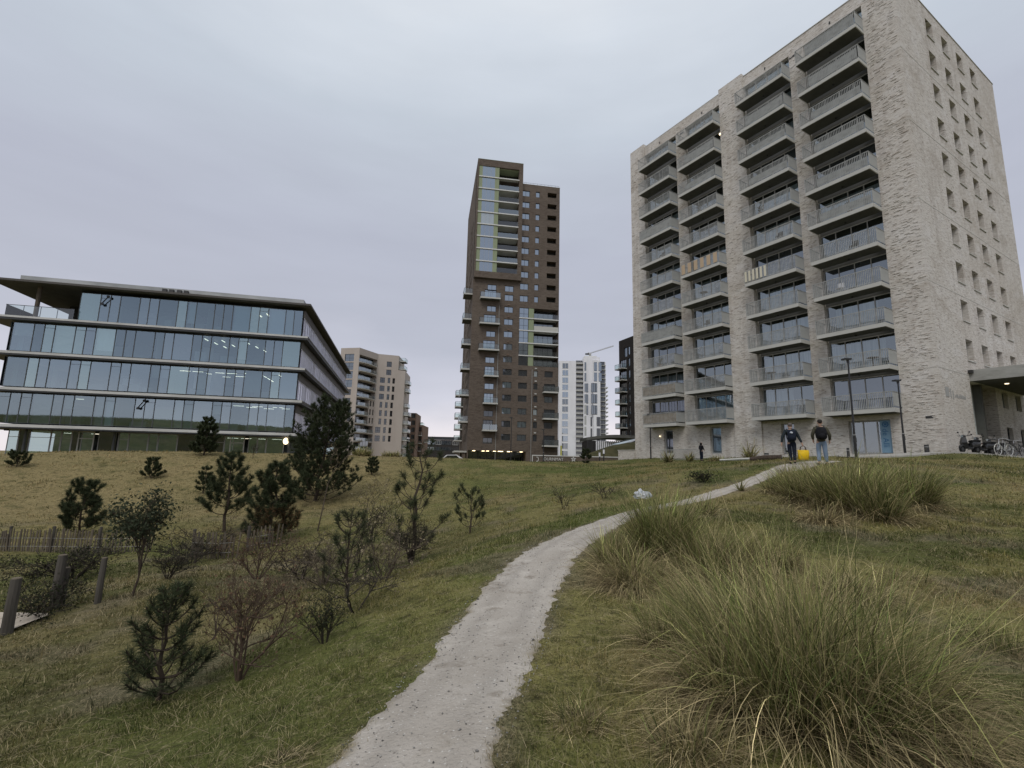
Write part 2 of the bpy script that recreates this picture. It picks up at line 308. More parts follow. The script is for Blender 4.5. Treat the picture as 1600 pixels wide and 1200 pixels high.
# ---------------------------------------------------------------- terrain
CTL=[]
def cp(px,py,y): CTL.append(atY(px,py,y))
for q in [(657,1195,2.75),(760,1000,4.75),(828,895,7.2),(900,838,9.4),(1010,797,12.4),(1110,777,15.3),(1190,742,18.2),(1262,727,19.4),
          (1500,1190,2.9),(1590,1000,4.9),(1590,880,7.8),(1500,820,10.5),(1590,775,14.5),(1590,723,26),(1450,713.5,28.5),(1330,718,24),(1250,860,8.4),(1100,1000,4.9),(1400,760,15.5),
          (1160,722,30),(1095,722,38),(990,723.5,50),(900,722.5,54),(830,721.5,52),(750,717.5,50),(640,714,47),(560,712,45),
          (480,709,43),(300,706.5,40),(100,705.5,38),(0,722,33),
          (100,780,28),(300,780,28),(500,790,26),(700,775,27),(880,775,20),(950,745,30),
          (735,832,16),(645,876,12.2),(545,926,9.4),(370,1062,5.6),(250,1092,5.2),(205,932,9),(90,962,8.5),(40,972,8.2),(100,858,17.5),(320,866,16.5),(0,1190,4.1),
          (300,1000,7),(450,1000,6.3),(600,1000,5.4),(600,900,8.8),(1000,720,62)]: cp(*q)
for q in [(0,0,-1.6),(1.5,0,-1.6),(-3,0,-2.0),(4,-2,-1.55),(0,-8,-1.2),(-10,-8,-2.5),(10,-6,-1.0),(-12,3,-3.2),
          (26,28,1.05),(31,32,1.05),(36,34,1.05),(25,38,1.0),(20,46,.85),(15,53,.75),(40,45,1.0),
          (-22,52,-.85),(-40,47,-.9),(-50,60,-1),(-20,80,-1.0),(-5,95,-.6),(10,95,-.3),(20,100,.5),(-40,130,-1.2),(-60,165,-1.2),(0,160,-1),(50,130,0),(90,60,.6),(60,20,.6),(60,-20,1.5),
          (0,-30,2.0),(-30,-30,1.5),(30,-30,2.5),(-60,0,-1.5),(-90,60,-1.2),(-60,-70,10.3),(0,-75,10.6),(60,-70,10.4),(-110,-60,8.5),(110,-60,8.5),(0,-110,10),(-80,100,-1.2),(0,260,-1),(200,200,-1),(-200,200,-1),(200,-150,11),(-200,-150,11)]: CTL.append(np.array(q,float))
CTL=np.array(CTL)
def _phi(r2): return .5*r2*np.log(r2+1e-9)
_n=len(CTL); _S=20.
_X=CTL[:,:2]/_S
_d2=((_X[:,None]-_X[None])**2).sum(-1)
_K=np.zeros((_n+3,_n+3)); _K[:_n,:_n]=_phi(_d2)+np.eye(_n)*2e-4; _K[:_n,_n]=1; _K[:_n,_n+1:]=_X; _K[_n]=_K[:,_n]; _K[_n+1:,:_n]=_X.T
_W=np.linalg.solve(_K,np.concatenate([CTL[:,2],np.zeros(3)]))
ground0=(2.35,8.0); bx0,by0=2.25,4.0
def hgt(x,y):
    x=np.atleast_1d(np.asarray(x,float)); y=np.atleast_1d(np.asarray(y,float)); sh=x.shape; x=x.ravel();y=y.ravel()
    o=np.empty_like(x)
    for i in range(0,len(x),20000):
        X=np.stack([x[i:i+20000],y[i:i+20000]],1)/_S
        o[i:i+20000]=_phi(((X[:,None]-_X[None])**2).sum(-1))@_W[:_n]+_W[_n]+X@_W[_n+1:]
    mx,my=ground0; o=o+.26*np.exp(-(((x-mx)/1.1)**2+((y-my)/1.0)**2))+.16*np.exp(-(((x-bx0)/1.2)**2+((y-by0)/.8)**2))
    r=np.hypot(x,y-30); t=np.clip((r-170)/120,0,1); t=t*t*(3-2*t)
    far=np.where(y<0,10.,-1.2)
    o=np.clip(o,-5,14)*(1-t)+far*t
    return o.reshape(sh)
def hz(x,y): return float(hgt(x,y)[0])
def ground(px,py,lo=1.5,hi=140):
    """the point of the ground seen at this place of the photograph"""
    r=ray(px,py); r=r/r[1]; ys=np.exp(np.linspace(math.log(lo),math.log(hi),900))
    d=r[2]*ys-hgt(r[0]*ys,ys); k=np.nonzero(d<0)[0]
    if len(k)==0: y=hi
    else:
        i=k[0]; y=ys[i] if i==0 else ys[i-1]+(ys[i]-ys[i-1])*d[i-1]/(d[i-1]-d[i])
    return np.array([r[0]*y,y,float(hgt(r[0]*y,y)[0])])
def onray(px,y):
    """ground point at depth y under the column of the photograph px"""
    r=ray(px,715); x=r[0]/r[1]*y; return np.array([x,y,hz(x,y)])
def vnoise(x,y,seed=0):
    """smooth value noise 0..1"""
    x=np.asarray(x,float);y=np.asarray(y,float); r=np.random.default_rng(100+seed).random((256,256))
    i=np.floor(x).astype(int);j=np.floor(y).astype(int); fx=x-i;fy=y-j; fx=fx*fx*(3-2*fx);fy=fy*fy*(3-2*fy)
    a=r[i%256,j%256];b=r[(i+1)%256,j%256];c=r[i%256,(j+1)%256];d=r[(i+1)%256,(j+1)%256]
    return (a*(1-fx)+b*fx)*(1-fy)+(c*(1-fx)+d*fx)*fy
def fnoise(x,y,seed=0,o=4): 
    s=0;t=0
    for k in range(o): s=s+vnoise(x*2**k,y*2**k,seed+k)*.55**k; t+=.55**k
    return s/t
STRAW=np.array([.29,.228,.115]); OLIVE=np.array([.215,.195,.075]); GREEN=np.array([.090,.120,.030]); HOLLOW_SHADE=np.array([.118,.108,.048]); TAN=np.array([.265,.218,.105]); SOIL=np.array([.20,.165,.12])
def sm(t,a,b): t=np.clip((t-a)/(b-a),0,1); return t*t*(3-2*t)
def turf(x,y):
    """colour of the turf: dry on the rise to the left, green beside the path, painted darker in the hollow for its shade"""
    x=np.asarray(x,float);y=np.asarray(y,float); c=np.broadcast_to(OLIVE,x.shape+(3,)).copy()
    mix=lambda c,k,w: c*(1-w[...,None])+k*w[...,None]
    z=hgt(x,y)
    c=mix(c,TAN,sm(y,9,20)*sm(x,-3,6)*.35)
    c=mix(c,STRAW,sm(y,16,26)*sm(-x,1,12)*.9)
    c=mix(c,HOLLOW_SHADE,sm(-z,1.7,2.6)*sm(-y,-22,-12)*.8)  # valley shade and vignetting painted into the turf colour of the hollow
    n=fnoise(x*.35,y*.35,3); c=mix(c,GREEN,sm(n,.50,.64)*(.55+.2*sm(x,-1,2))*(1-sm(y,16,26)*sm(-x,1,12)*.75))
    n=fnoise(x*.5+9,y*.5,9); c=mix(c,STRAW,sm(n,.54,.68)*.7*(1-.5*sm(-z,1.7,2.6)))
    n=fnoise(x*.55+20,y*.55,77); c=mix(c,np.array([.055,.074,.022]),sm(n,.57,.68)*.7*(.45+.55*sm(x,-1,3))*(1-sm(y,16,26)*sm(-x,1,12)))
    d=pathdist(x,y); c=mix(c,GREEN*1.05,np.clip(1-d/1.1,0,1)*.5*(d<1.1)*sm(fnoise(x*1.1,y*1.1,15),.35,.6))
    c=mix(c,SOIL,sm(fnoise(x*.9+40,y*.9,33),.60,.70)*.6*sm(-y,-30,-18)); c=mix(c,SOIL*1.15,np.clip(1-d/.16,0,1)*(d<.16)*.85*sm(fnoise(x*3,y*3,35),.3,.6))
    c=mix(c,GREEN,sm(y,20,30)*sm(x,-6,4)*sm(fnoise(x*.3,y*.3,22),.4,.6)*.6)
    return c
def build_ground():
    t=np.linspace(-1,1,331); k=math.asinh(1800/5.)
    gx=5*np.sinh(t*k); gy=9+5*np.sinh(t*k)
    X,Y=np.meshgrid(gx,gy); Z=hgt(X,Y)
    rr=np.hypot(X,Y-9)
    # small humps of the turf
    Z=Z+ .02*np.sin(X*2.1+1.3*np.sin(Y*1.7))*np.sin(Y*2.6+X*.7)*np.clip(1-rr/60,0,1)*np.clip((pathdist(X,Y)-.7)/.8,0,1)
    n=len(t); V=np.stack([X,Y,Z],-1).reshape(-1,3)
    i=np.arange(n-1); a=(i[:,None]*n+i[None]).ravel()
    T=np.concatenate([np.stack([a,a+1,a+n+1],1),np.stack([a,a+n+1,a+n],1)])
    me=npmesh('ground',V,T,'ground_grass',turf(X,Y).reshape(-1,3)); me.shade_smooth(); struct('ground',me)
PATHPX=[(522,786,1200),(568,803,1125),(612,819,1081),(652,839,1044),(690,856,1000),(728,869,945),(764,886,905),(802,908,870),(846,935,846),(907,968,822),(964,1010,803),(1030,1070,789),(1090,1122,775),(1140,1168,760),(1175,1213,745),(1195,1245,735),(1210,1285,728)]
PC=[];PW=[]
for l,r,y in PATHPX:
    a=ground(l,y); b=ground(r,y); PC.append((a+b)/2); PW.append((a,b))
# true across-width from the centre line
PC=np.array(PC); _t=np.gradient(PC[:,:2],axis=0); _t/=np.linalg.norm(_t,axis=1)[:,None]; _nrm=np.stack([-_t[:,1],_t[:,0]],1)
PHW=np.array([abs(np.dot((b-a)[:2],n))/2 for (a,b),n in zip(PW,_nrm)]); PHW=np.clip(PHW,.38,.75)
_pre=PC[0,:2]-np.outer(np.arange(8,0,-1)*.5,np.array([.05,1.])) 
_post=PC[-1,:2]+np.outer(np.arange(1,5)*.9,np.array([.75,.62]))
PL=np.concatenate([_pre,PC[:,:2],_post]); PHW=np.concatenate([np.full(8,PHW[0]),PHW,np.full(4,.55)])
def _spl(P,m):
    s=np.concatenate([[0],np.cumsum(np.linalg.norm(np.diff(PL,axis=0),axis=1))]); q=np.linspace(0,s[-1],m)
    return np.interp(q,s,P)
_m=260; PLs=np.stack([_spl(PL[:,0],_m),_spl(PL[:,1],_m)],1); PHs=_spl(PHW,_m)
for _ in range(6):
    for a in (PLs,PHs): a[1:-1]=(a[:-2]+2*a[1:-1]+a[2:])/4
def pathdist(x,y):
    """distance outside the path's edge (negative on the path)"""
    x=np.asarray(x,float);y=np.asarray(y,float); sh=x.shape; x=x.ravel();y=y.ravel(); o=np.full(x.shape,99.)
    idx=np.nonzero((np.abs(x)<30)&(np.abs(y-12)<30))[0]
    for i in range(0,len(idx),20000):
        k=idx[i:i+20000]; d=np.hypot(x[k][:,None]-PLs[None,:,0],y[k][:,None]-PLs[None,:,1])-PHs[None]; o[k]=d.min(1)+.05
    return o.reshape(sh)
def build_path():
    tt=np.gradient(PLs,axis=0); tt/=np.linalg.norm(tt,axis=1)[:,None]; nn=np.stack([-tt[:,1],tt[:,0]],1)
    rep=3; m=_m*rep; q=np.linspace(0,_m-1,m); g=lambda A:np.interp(q,np.arange(_m),A)
    C=np.stack([g(PLs[:,0]),g(PLs[:,1])],1); Nn=np.stack([g(nn[:,0]),g(nn[:,1])],1); W=g(PHs)
    jl=np.convolve(RNG.normal(0,.03,m+8),np.ones(3)/2,'same')[4:-4]+.12*(fnoise(q*.11,q*0,71)-.5); jr=np.convolve(RNG.normal(0,.03,m+8),np.ones(3)/2,'same')[4:-4]+.12*(fnoise(q*.11,q*0+7,72)-.5)
    ac=np.linspace(-1,1,25); V=[]
    for a in ac:
        w=np.where(a<0,W*.96+jl,W*.96+jr)*a; p=C+Nn*w[:,None]; lift=.014-.026*abs(a)**9
        V.append(np.stack([p[:,0],p[:,1],hgt(p[:,0],p[:,1])+lift-.006*(1-abs(a))],1))
    V=np.stack(V,1); k=len(ac); i=np.arange(m-1)[:,None]*k+np.arange(k-1)[None]; i=i.ravel()
    T=np.concatenate([np.stack([i,i+k+1,i+1],1),np.stack([i,i+k,i+k+1],1)]) 
    e=np.abs(ac)[None,:]+.10*(fnoise(V[...,0]*2.5,V[...,1]*2.5,51)-.5)*4*(np.abs(ac)[None]>.5); w=sm(e,.80,1.04)[...,None]; pc=np.array([.415,.378,.335])*(1-w)+np.array([.20,.165,.10])*w
    pc=pc*(1-.16*sm(np.abs(np.abs(ac)-.42),.25,0)[None,:,None])
    me=npmesh('path',V.reshape(-1,3),T[:,::-1],'path_gravel',pc.reshape(-1,3)); me.shade_smooth(); struct('path',me)
build_ground(); build_path()
def sheet(name,poly,mt,lift=.03,n=40,m=6):
    """strip between two polylines laid on the ground"""
    A,B=[np.array(p,float) for p in poly]; ss=lambda P:np.stack([np.interp(np.linspace(0,1,n),np.linspace(0,1,len(P)),P[:,j]) for j in (0,1)],1)
    a,b=ss(A),ss(B); V=np.stack([a*(1-t)+b*t for t in np.linspace(0,1,m)],1); z=hgt(V[...,0],V[...,1])+lift
    V=np.concatenate([V,z[...,None]],-1).reshape(-1,3); i=(np.arange(n-1)[:,None]*m+np.arange(m-1)[None]).ravel()
    T=np.concatenate([np.stack([i,i+1,i+m+1],1),np.stack([i,i+m+1,i+m],1)])
    me=npmesh(name,V,T,mt); struct(name,me)
# far pale path over the plateau, sandy hollow by the posts, paving at the foot of the apartment block
g1=[onray(x,y)[:2] for x,y in((545,47.),(640,49.),(740,52.),(800,54.))]; g2=[p+np.array([0,1.6]) for p in g1]
sheet('path_far',(g1,g2),'sand',.06)
_a=[ground(x,y)[:2] for x,y in((-90,985),(20,988),(75,966))]; _b=[ground(x,y)[:2] for x,y in((-90,958),(20,962),(73,963))]
sheet('sand_hollow',(_a,_b),'sand',.05)
# ---------------------------------------------------------------- windows and balconies shared by the buildings
_wc={}
def window(parent,loc,rz,w,h,cols=2,fr=.06,fm='frame_grey',pm='pane_mid',depth=.06,transom=None,name='window',mull=None,label=None):
    """frame in the local x-z plane looking along +y (inwards); pane as its child"""
    k=(round(w,2),round(h,2),cols,fr,fm,pm,transom,tuple(mull or ()))
    if k not in _wc:
        b=MB(); b.box(0,w,0,depth,0,fr); b.box(0,w,0,depth,h-fr,h); b.box(0,fr,0,depth,fr,h-fr); b.box(w-fr,w,0,depth,fr,h-fr)
        for x in (mull if mull is not None else [w*i/cols for i in range(1,cols)]): b.box(x-fr*.45,x+fr*.45,.002,depth-.002,fr,h-fr)
        if transom: b.box(fr,w-fr,.004,depth-.004,h*transom-fr*.4,h*transom+fr*.4)
        p=MB(); p.quad((fr*.5,depth*.6,fr*.5),(w-fr*.5,depth*.6,fr*.5),(w-fr*.5,depth*.6,h-fr*.5),(fr*.5,depth*.6,h-fr*.5))
        _wc[k]=(b.mesh('window',fm),p.mesh('pane',pm))
    f,p=_wc[k]; o=part(name,f,None,parent,loc,rz); sub('pane',p,None,o)
    if label: o['label']=label
    return o
HP=math.pi/2
def barrail(w,dp,h,bars=True,gap=.115,right_solid=True,solid=False):
    """bar balustrade round a balcony; local x along the front, y=0 the outer edge, y=dp the wall"""
    b=MB(); b.box(0,w,-.02,.03,h-.05,h); b.box(0,.05,.031,dp,h-.05,h); b.box(w-.05,w,.031,dp,h-.05,h)
    b.box(0,w,-.005,.015,.07,.10); b.box(0.01,.03,.016,dp,.07,.10)
    n=int(w/gap)
    for i in range(n+1):
        x=.012+(w-.024)*i/n; th=.020 if i%9 else .03; b.box(x-th,x+th,-.008,.008,.0,h-.051)
    m=int(dp/gap)
    for i in range(1,m): y=dp*i/m; b.box(.01,.026,y-.02,y+.02,.101,h-.051)
    return b
# ================================================================ pale brick apartment block
AY=.5364
apt=thing('apartment_block','tall pale brick apartment block with four columns of grey balconies','building',(28.2411,31.7256,1.0),AY,eye=True)
mb=MB(); TOP=37.76
COLS=[(2.2,6.72),(8.0,12.46),(15.06,19.42),(20.7,25.35)]   # recesses, near to far
WL=27.55; DP=21.34
fo=lambda u0,u1,a,b,d=.35:(WL-u1,WL-u0,a,b,d)
ops=[]
for (u0,u1) in COLS: ops.append(fo(u0,u1,4.05,TOP-1.15 if u0<10 else TOP-1.2,.42))
ops+= [fo(3.0,5.7,1.18,3.6,.3),fo(9.75,10.85,1.18,3.7,.3),fo(16.6,17.82,1.22,3.75,.3),fo(22.3,23.5,1.25,3.75,.3)]
O=(0,WL); mb.wall(O,(0,-1),(1,0),WL,-.6,TOP,ops)
# raised end pier and middle pier, stepping forward of the bays
for (u0,u1,zt) in ((25.36,27.55,38.15),(12.47,15.05,38.1)):
    mb.box(-.16,-.003,u0,u1,-.6,zt)
    mb.box(-.002,.5,u0,u1,TOP,zt)
# side wall
V4=[5.54,8.71,11.88,15.05]; sops=[]
WW,WH=1.36,1.6
for k in range(10):
    for v in V4: sops.append((v,v+WW,9.667-WH+3*k,9.667+3*k,.42))
for v in (11.75,14.9): sops.append((v,v+1.3,5.05,6.35,.3))
for v in (11.9,15.1): sops.append((v,v+1.3,1.3,3.55,.3))
sops.append((5.35,10.45,1.9,6.48,3.2))
mb.wall((0,0),(1,0),(0,1),DP,-.6,TOP,sops)
mb.quad((DP,0,-.6),(DP,WL,-.6),(DP,WL,TOP),(DP,0,TOP)); mb.quad((DP,WL,-.6),(0,WL,-.6),(0,WL,TOP),(DP,WL,TOP))
mb.quad((0,0,TOP),(DP,0,TOP),(DP,WL,TOP),(0,WL,TOP))
# bricks standing proud of the end pier and corner
rb=random.Random(3)
for i in range(2600):
    reg=rb.choice(((0.05,2.1),(.05,2.1),(12.6,15.0),(25.5,27.5),(6.8,7.95),(19.5,20.6)))
    u=rb.uniform(*reg); z=rb.uniform(1,37.4); l=rb.choice((.12,.22,.22,.34)); x0=-.16 if (12<u<15.1 or u>25.3) else 0
    if u+l>reg[1]: continue
    mb.box(x0-rb.uniform(.012,.04),x0+.0,u,u+l,z,z+.055)
awall=part('wall',mb,'brick_pale',apt)
for z in (31.16,25.2,19.05,13.0,6.93):
    b=MB(); b.box(-.012,DP-.02,-.014,.0,z-.03,z+.03); b.box(-.012,-.002,.0005,2.1,z-.02,z+.02); part('joint_line',b,'brick_joint',apt)
    b=MB(); b.box(-.172,-.16,25.5,27.5,z-.02,z+.02); part('joint_line',b,'brick_joint',apt)
b=MB(); b.box(-.05,.22,-.05,12.4,TOP,TOP+.06); b.box(.23,DP,-.05,.2,TOP,TOP+.06); b.box(-.02,.22,15.1,25.3,TOP,TOP+.06)
part('coping',b,'metal_edge',apt)
b=MB(); b.box(.9,18,.9,26.5,1.0,37); part('inner_core',b,'room_dark',apt)
# balconies
slabm=[];railm=[];sidem=[];winm=[];curt=[]
FR=[(2.17,6.784),(7.98,12.5265),(15.0,19.5124),(20.66,25.142)]
PJ=1.336
slm=MB().ball((0,0,0),(.09,.09,.07),6,5).mesh('soffit_light','dark_metal')
for c,(u0,u1) in enumerate(FR):
    w=u1-u0
    s=MB(); s.box(0,w,0,PJ-.004,-.07,.20); s.box(.02,w-.02,.02,PJ-.006,.204,.24)
    slabm.append(s.mesh('balcony','concrete_light'))
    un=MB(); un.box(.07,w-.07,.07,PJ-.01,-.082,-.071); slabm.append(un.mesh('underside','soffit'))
    railm.append(barrail(w,PJ-.01,1.12).mesh('railing','rail_grey'))
    sd=MB(); sd.box(w-.045,w-.02,.04,PJ-.02,.10,1.06); sidem.append(sd.mesh('side_panel','panel_grey'))
rb=random.Random(11)
items_tan=[]
for c,(u0,u1) in enumerate(FR):
    rc=COLS[c]; w=rc[1]-rc[0]
    for k in range(1,12):
        zb=4.05+3*(k-1)
        o=part('balcony',slabm[2*c],None,apt,(-PJ,u1,zb),-HP)
        sub('underside',slabm[2*c+1],None,o)
        sub('railing',railm[c],None,o,(0,0,.24)); sub('side_panel',sidem[c],None,o,(0,0,.24))
        if k>1: sub('soffit_light',slm,None,o,((u1-u0)/2,.9,-.14))
        if c==3 and k in (1,2) or c==3 and k%4==0: # closely barred lower balconies of the far column
            d=MB(); d.box(.03,u1-u0-.03,.035,.05,.1,1.0); sub('privacy_screen',d,'bamboo' if k<3 else 'panel_grey',o,(0,0,.24))
        if (c,k) in ((0,8),(0,9),(0,10),(0,7),(1,9),(1,8),(2,10),(1,10),(0,6),(2,9)):
            d=MB(); d.box(.9,u1-u0-.12,.05,.056,.1,.72 if k<10 else .95); sub('frosted_sheet',d,'panel_grey',o,(0,0,.24))
        if (c,k)==(0,11):
            d=MB(); d.box(.8,u1-u0-.12,.05,.056,.1,1.03); sub('frosted_sheet',d,'panel_grey',o,(0,0,.24))
        if (c,k)==(2,6):
            d=MB()
            for j in range(6): d.box(.15+j*.75,.15+j*.75+.42,-.045,-.028,.05,1.06)
            sub('tan_screen',d,'tan_screen',o,(0,0,.24))
        if (c,k)==(1,5):
            d=MB()
            for j in range(6): d.box(.05+j*.36,.05+j*.36+.2,-.045,-.028,.1,1.06)
            sub('striped_cloth',d,'cloth_pale',o,(0,0,.24))
        # window wall of four panes behind the balcony
        h=2.52 if k<11 else 2.3
        pm=rb.choice(('flat_glass','flat_glass','flat_glass','pane_mid')) if k<9 else 'flat_glass'
        window(apt,(.30,rc[1]-.02,zb+.26),-HP,w-.04,h,4,.07,'frame_grey',pm,.07)
        if rb.random()<(.95 if k<5 else .45):
            a=rb.uniform(0,.25)*w if rb.random()<.5 else 0; e=w if rb.random()<.6 else rb.uniform(.55,.9)*w
            q=MB(); n=14
            q.box(.5,.52,rc[1]-e,rc[1]-a,zb+.3,zb+2.5); part('curtain',q,'curtain',apt)
rb=random.Random(77)
for c,k,kind in ((0,4,'chair'),(0,5,'chair'),(1,6,'chair'),(1,2,'table'),(0,2,'table'),(2,4,'chair'),(2,5,'table'),(3,3,'pot'),(1,7,'pot'),(2,8,'pot'),(3,7,'chair'),(0,6,'pot')):
    u0,u1=FR[c]; zb=4.05+3*(k-1)+.25; um=u0+(u1-u0)*rb.uniform(.2,.75); x=-.75; col='white plastic' if (c,k)==(0,4) else 'dark'
    cn_=['fourth','third','second','first'][c]
    if kind=='chair':
        o=thing('balcony_chair','%s chair on the balcony of floor %d in the %s column from the left'%(col,k,cn_),'chair',(28.2411,31.7256,1.0),AY,eye=True); mt='white_clad' if (c,k)==(0,4) else 'dark_metal'
        q=MB(); q.box(x-.22,x+.22,um-.22,um+.22,zb+.42,zb+.46); part('seat',q,mt,o); q=MB(); q.box(x+.2,x+.24,um-.22,um+.22,zb+.5,zb+.9); part('backrest',q,mt,o)
        for a in (-.2,.2):
            for b in (-.2,.2): q=MB(); q.tube([(x+a,um+b,zb),(x+a,um+b,zb+.42)],.018,5); part('leg',q,mt,o)
    elif kind=='table':
        o=thing('balcony_table','small dark table on the balcony of floor %d in the %s column from the left'%(k,cn_),'table',(28.2411,31.7256,1.0),AY,eye=True)
        q=MB(); q.tube([(x,um,zb+.68),(x,um,zb+.72)],.36,14); part('table_top',q,'wood_paling',o); q=MB(); q.tube([(x,um,zb),(x,um,zb+.68)],.04,7); q.tube([(x,um,zb),(x,um,zb+.03)],.22,12); part('pedestal',q,'dark_metal',o)
    else:
        o=thing('potted_plant','green potted plant on the balcony of floor %d in the %s column from the left'%(k,cn_),'plant',(28.2411,31.7256,1.0),AY,eye=True)
        q=MB(); q.tube([(x,um,zb),(x,um,zb+.35)],[.14,.19],12); part('pot',q,'brick_red',o); q=MB()
        for i in range(60):
            a=rb.uniform(0,6.28); r=rb.uniform(.05,.34); z=zb+.35+rb.uniform(.05,.7); p=(x+r*math.cos(a),um+r*math.sin(a),z); q.add([(x,um,z-.1),p,(p[0]+rb.uniform(-.08,.08),p[1]+rb.uniform(-.08,.08),z+.09)],[(0,1,2)])
        part('foliage',q,'hedge_far',o)
# lintel strip above each glass wall
for c,rc in enumerate(COLS):
    for k in range(1,12):
        b=MB(); zb=4.05+3*(k-1); b.box(.31,.42,rc[0]+.001,rc[1]-.001,zb+2.78 if k<11 else zb+2.56,zb+3.255 if k<11 else zb+2.62)
        part('window_head',b,'window_head',apt)
# small dark vents on the parapet and ceiling lights under the slabs
for u in (4.5,10.2,17.2,23): part('vent',MB().box(-.05,-.001,u-.05,u+.05,36.9,37.12),'dark_metal',apt)
for u,l in ((7.4,.55),(19.6,.5)): part('vent',MB().box(-.03,-.001,u,u+l,36.2,36.36),'dark_metal',apt)
b=MB(); b.ball((-.1,16.0-.9,33.2),.12,8,6)
part('wall_lamp',b,'lamp_warm',apt)
b=MB(); b.ball((-.14,23.93,3.08),.07,8,6); part('wall_lamp',b,'lamp_warm',apt)
sillm=MB().box(-.06,WW+.04,-.42,-.31,-.08,-.012).mesh('sill','concrete_light')
# side windows: deep reveals with blind glass and a sill
for k in range(10):
    for i,v in enumerate(V4):
        o=window(apt,(v+.01,.35,9.667-WH+3*k+.01),0,WW-.02,WH-.02,1,.06,'frame_grey','pane_dark' if (k*3+i*5)%4 else 'pane_mid',.06)
        sub('sill',sillm,None,o)
for v in (11.75,14.9): window(apt,(v+.01,.22,5.06),0,1.28,1.28,1,.06,'frame_grey','pane_mid',.06)
for v in (11.9,15.1): window(apt,(v+.01,.22,1.31),0,1.28,2.23,1,.08,'frame_dark','pane_dark',.06,name='door')
# ground floor doors
window(apt,(.22,5.69,1.2),-HP,2.68,2.39,3,.09,'frame_grey','flat_glass',.07,name='door')
for (u0,u1) in ((9.75,10.85),(16.6,17.82),(22.3,23.5)): window(apt,(.22,u1-.01,1.23),-HP,u1-u0-.02,2.5,1,.10,'frame_grey','pane_mid',.07,name='door')
# entrance: glass screen, dark return wall, canopy on a column with two downlights
q=MB(); q.box(7.42,7.72,.02,3.18,1.9,6.47); q.box(7.73,10.44,2.95,3.18,1.9,6.47); part('dark_return',q,'soffit',apt)
window(apt,(5.36,.5,2.75),0,2.05,3.72,2,.05,'frame_grey','pane_sky_paint',.06,transom=.2,name='entrance_screen')  # opaque pale pane: bright sky seen through is put into its colour
q=MB(); q.box(5.36,10.4,.3,.5,1.2,2.74); part('entrance_parapet',q,'brick_pale',apt)
q=MB(); q.box(5.45,17,-7.5,-.003,6.5,7.3); cn=part('canopy',q,'concrete',apt)
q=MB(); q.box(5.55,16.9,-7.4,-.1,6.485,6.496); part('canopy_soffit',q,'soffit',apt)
for (x,y) in ((8.3,-1.2),(8.9,-2.6)):
    q=MB(); q.tube([(x,y,6.44),(x,y,6.484)],.12,12); part('downlight',q,'lamp_warm',apt)
q=MB(); q.box(11.2,11.6,-6.3,-5.9,1.0,6.484); part('canopy_column',q,'concrete',apt)
q=MB(); q.box(5.2,5.65,-.25,-.003,7.06,7.28); part('vent',q,'dark_metal',apt)
# wall lettering, too small to read: a square plate and a row of raised strokes
q=MB(); q.box(.75,1.3,-.03,-.002,5.0,5.65); q.box(1.55,1.68,-.03,-.002,4.95,5.6); q.box(1.95,2.05,-.03,-.002,4.9,5.5)
x=2.3
for i in range(11): w=rb.uniform(.05,.14); q.box(x,x+w,-.02,-.002,5.05,5.05+rb.uniform(.12,.3)); x+=w+.08
part('wall_sign',q,'frame_grey',apt)
q=MB(); q.box(-.02,-.001,.55,.95,3.52,3.68); part('vent',q,'dark_metal',apt)
# low brick plinth wall running on to the left
lw=thing('low_wall','low pale brick wall running on from the far corner of the tall block','wall',(28.2411,31.7256,.3),AY,eye=True)
q=MB(); q.box(-.25,.35,27.56,30.2,-.6,1.62); part('wall',q,'brick_pale',lw)
q=MB(); q.box(-.3,.4,27.57,30.25,1.622,1.68); part('coping',q,'brick_joint',lw)
# vertical banner inside the ground floor glazing
bn=thing('banner','blue vertical banner with white lettering inside the ground floor glazing','banner',(28.2411,31.7256,1.0),AY,eye=True)
mat('banner_blue',(.20,.33,.45),.5,.4); mat('banner_ink',(.045,.15,.30),.5,.3)
q=MB(); q.box(.17,.185,3.05,3.72,1.26,3.55); part('sheet',q,'banner_blue',bn)
def textmesh(s,size,mt,ext=.004):
    cu=bpy.data.curves.new('lettering','FONT'); cu.body=s; cu.size=size; cu.extrude=ext; cu.resolution_u=2
    o=bpy.data.objects.new('lettering',cu); COL.objects.link(o)
    me=bpy.data.meshes.new_from_object(o.evaluated_get(bpy.context.evaluated_depsgraph_get())); bpy.data.objects.remove(o)
    me.materials.clear(); me.materials.append(M[mt]); return me
tm=textmesh('de Alli',.52,'banner_ink')
# x of text -> down the banner, facing -x
o=link('lettering',tm,bn); o.matrix_local=Matrix(((0,0,-1,.16),(0,-1,0,3.22),(-1,0,0,2.95-1.0),(0,0,0,1)))
o.matrix_local=Matrix(((0,0,-1,.16),(0-0,1*0-1,0,3.58),(-1,0,0,2.98-1.0),(0,0,0,1)))
q=MB(); 
for i in range(10):
    t=2*math.pi*i/10; c,s_=math.cos(t),math.sin(t); q.box(.158,.166,3.38+c*.17-.045,3.38+c*.17+.045,3.27+s_*.17-.045,3.27+s_*.17+.045)
q.box(.158,.166,3.3,3.46,3.19,3.35)
part('emblem',q,'banner_ink',bn)
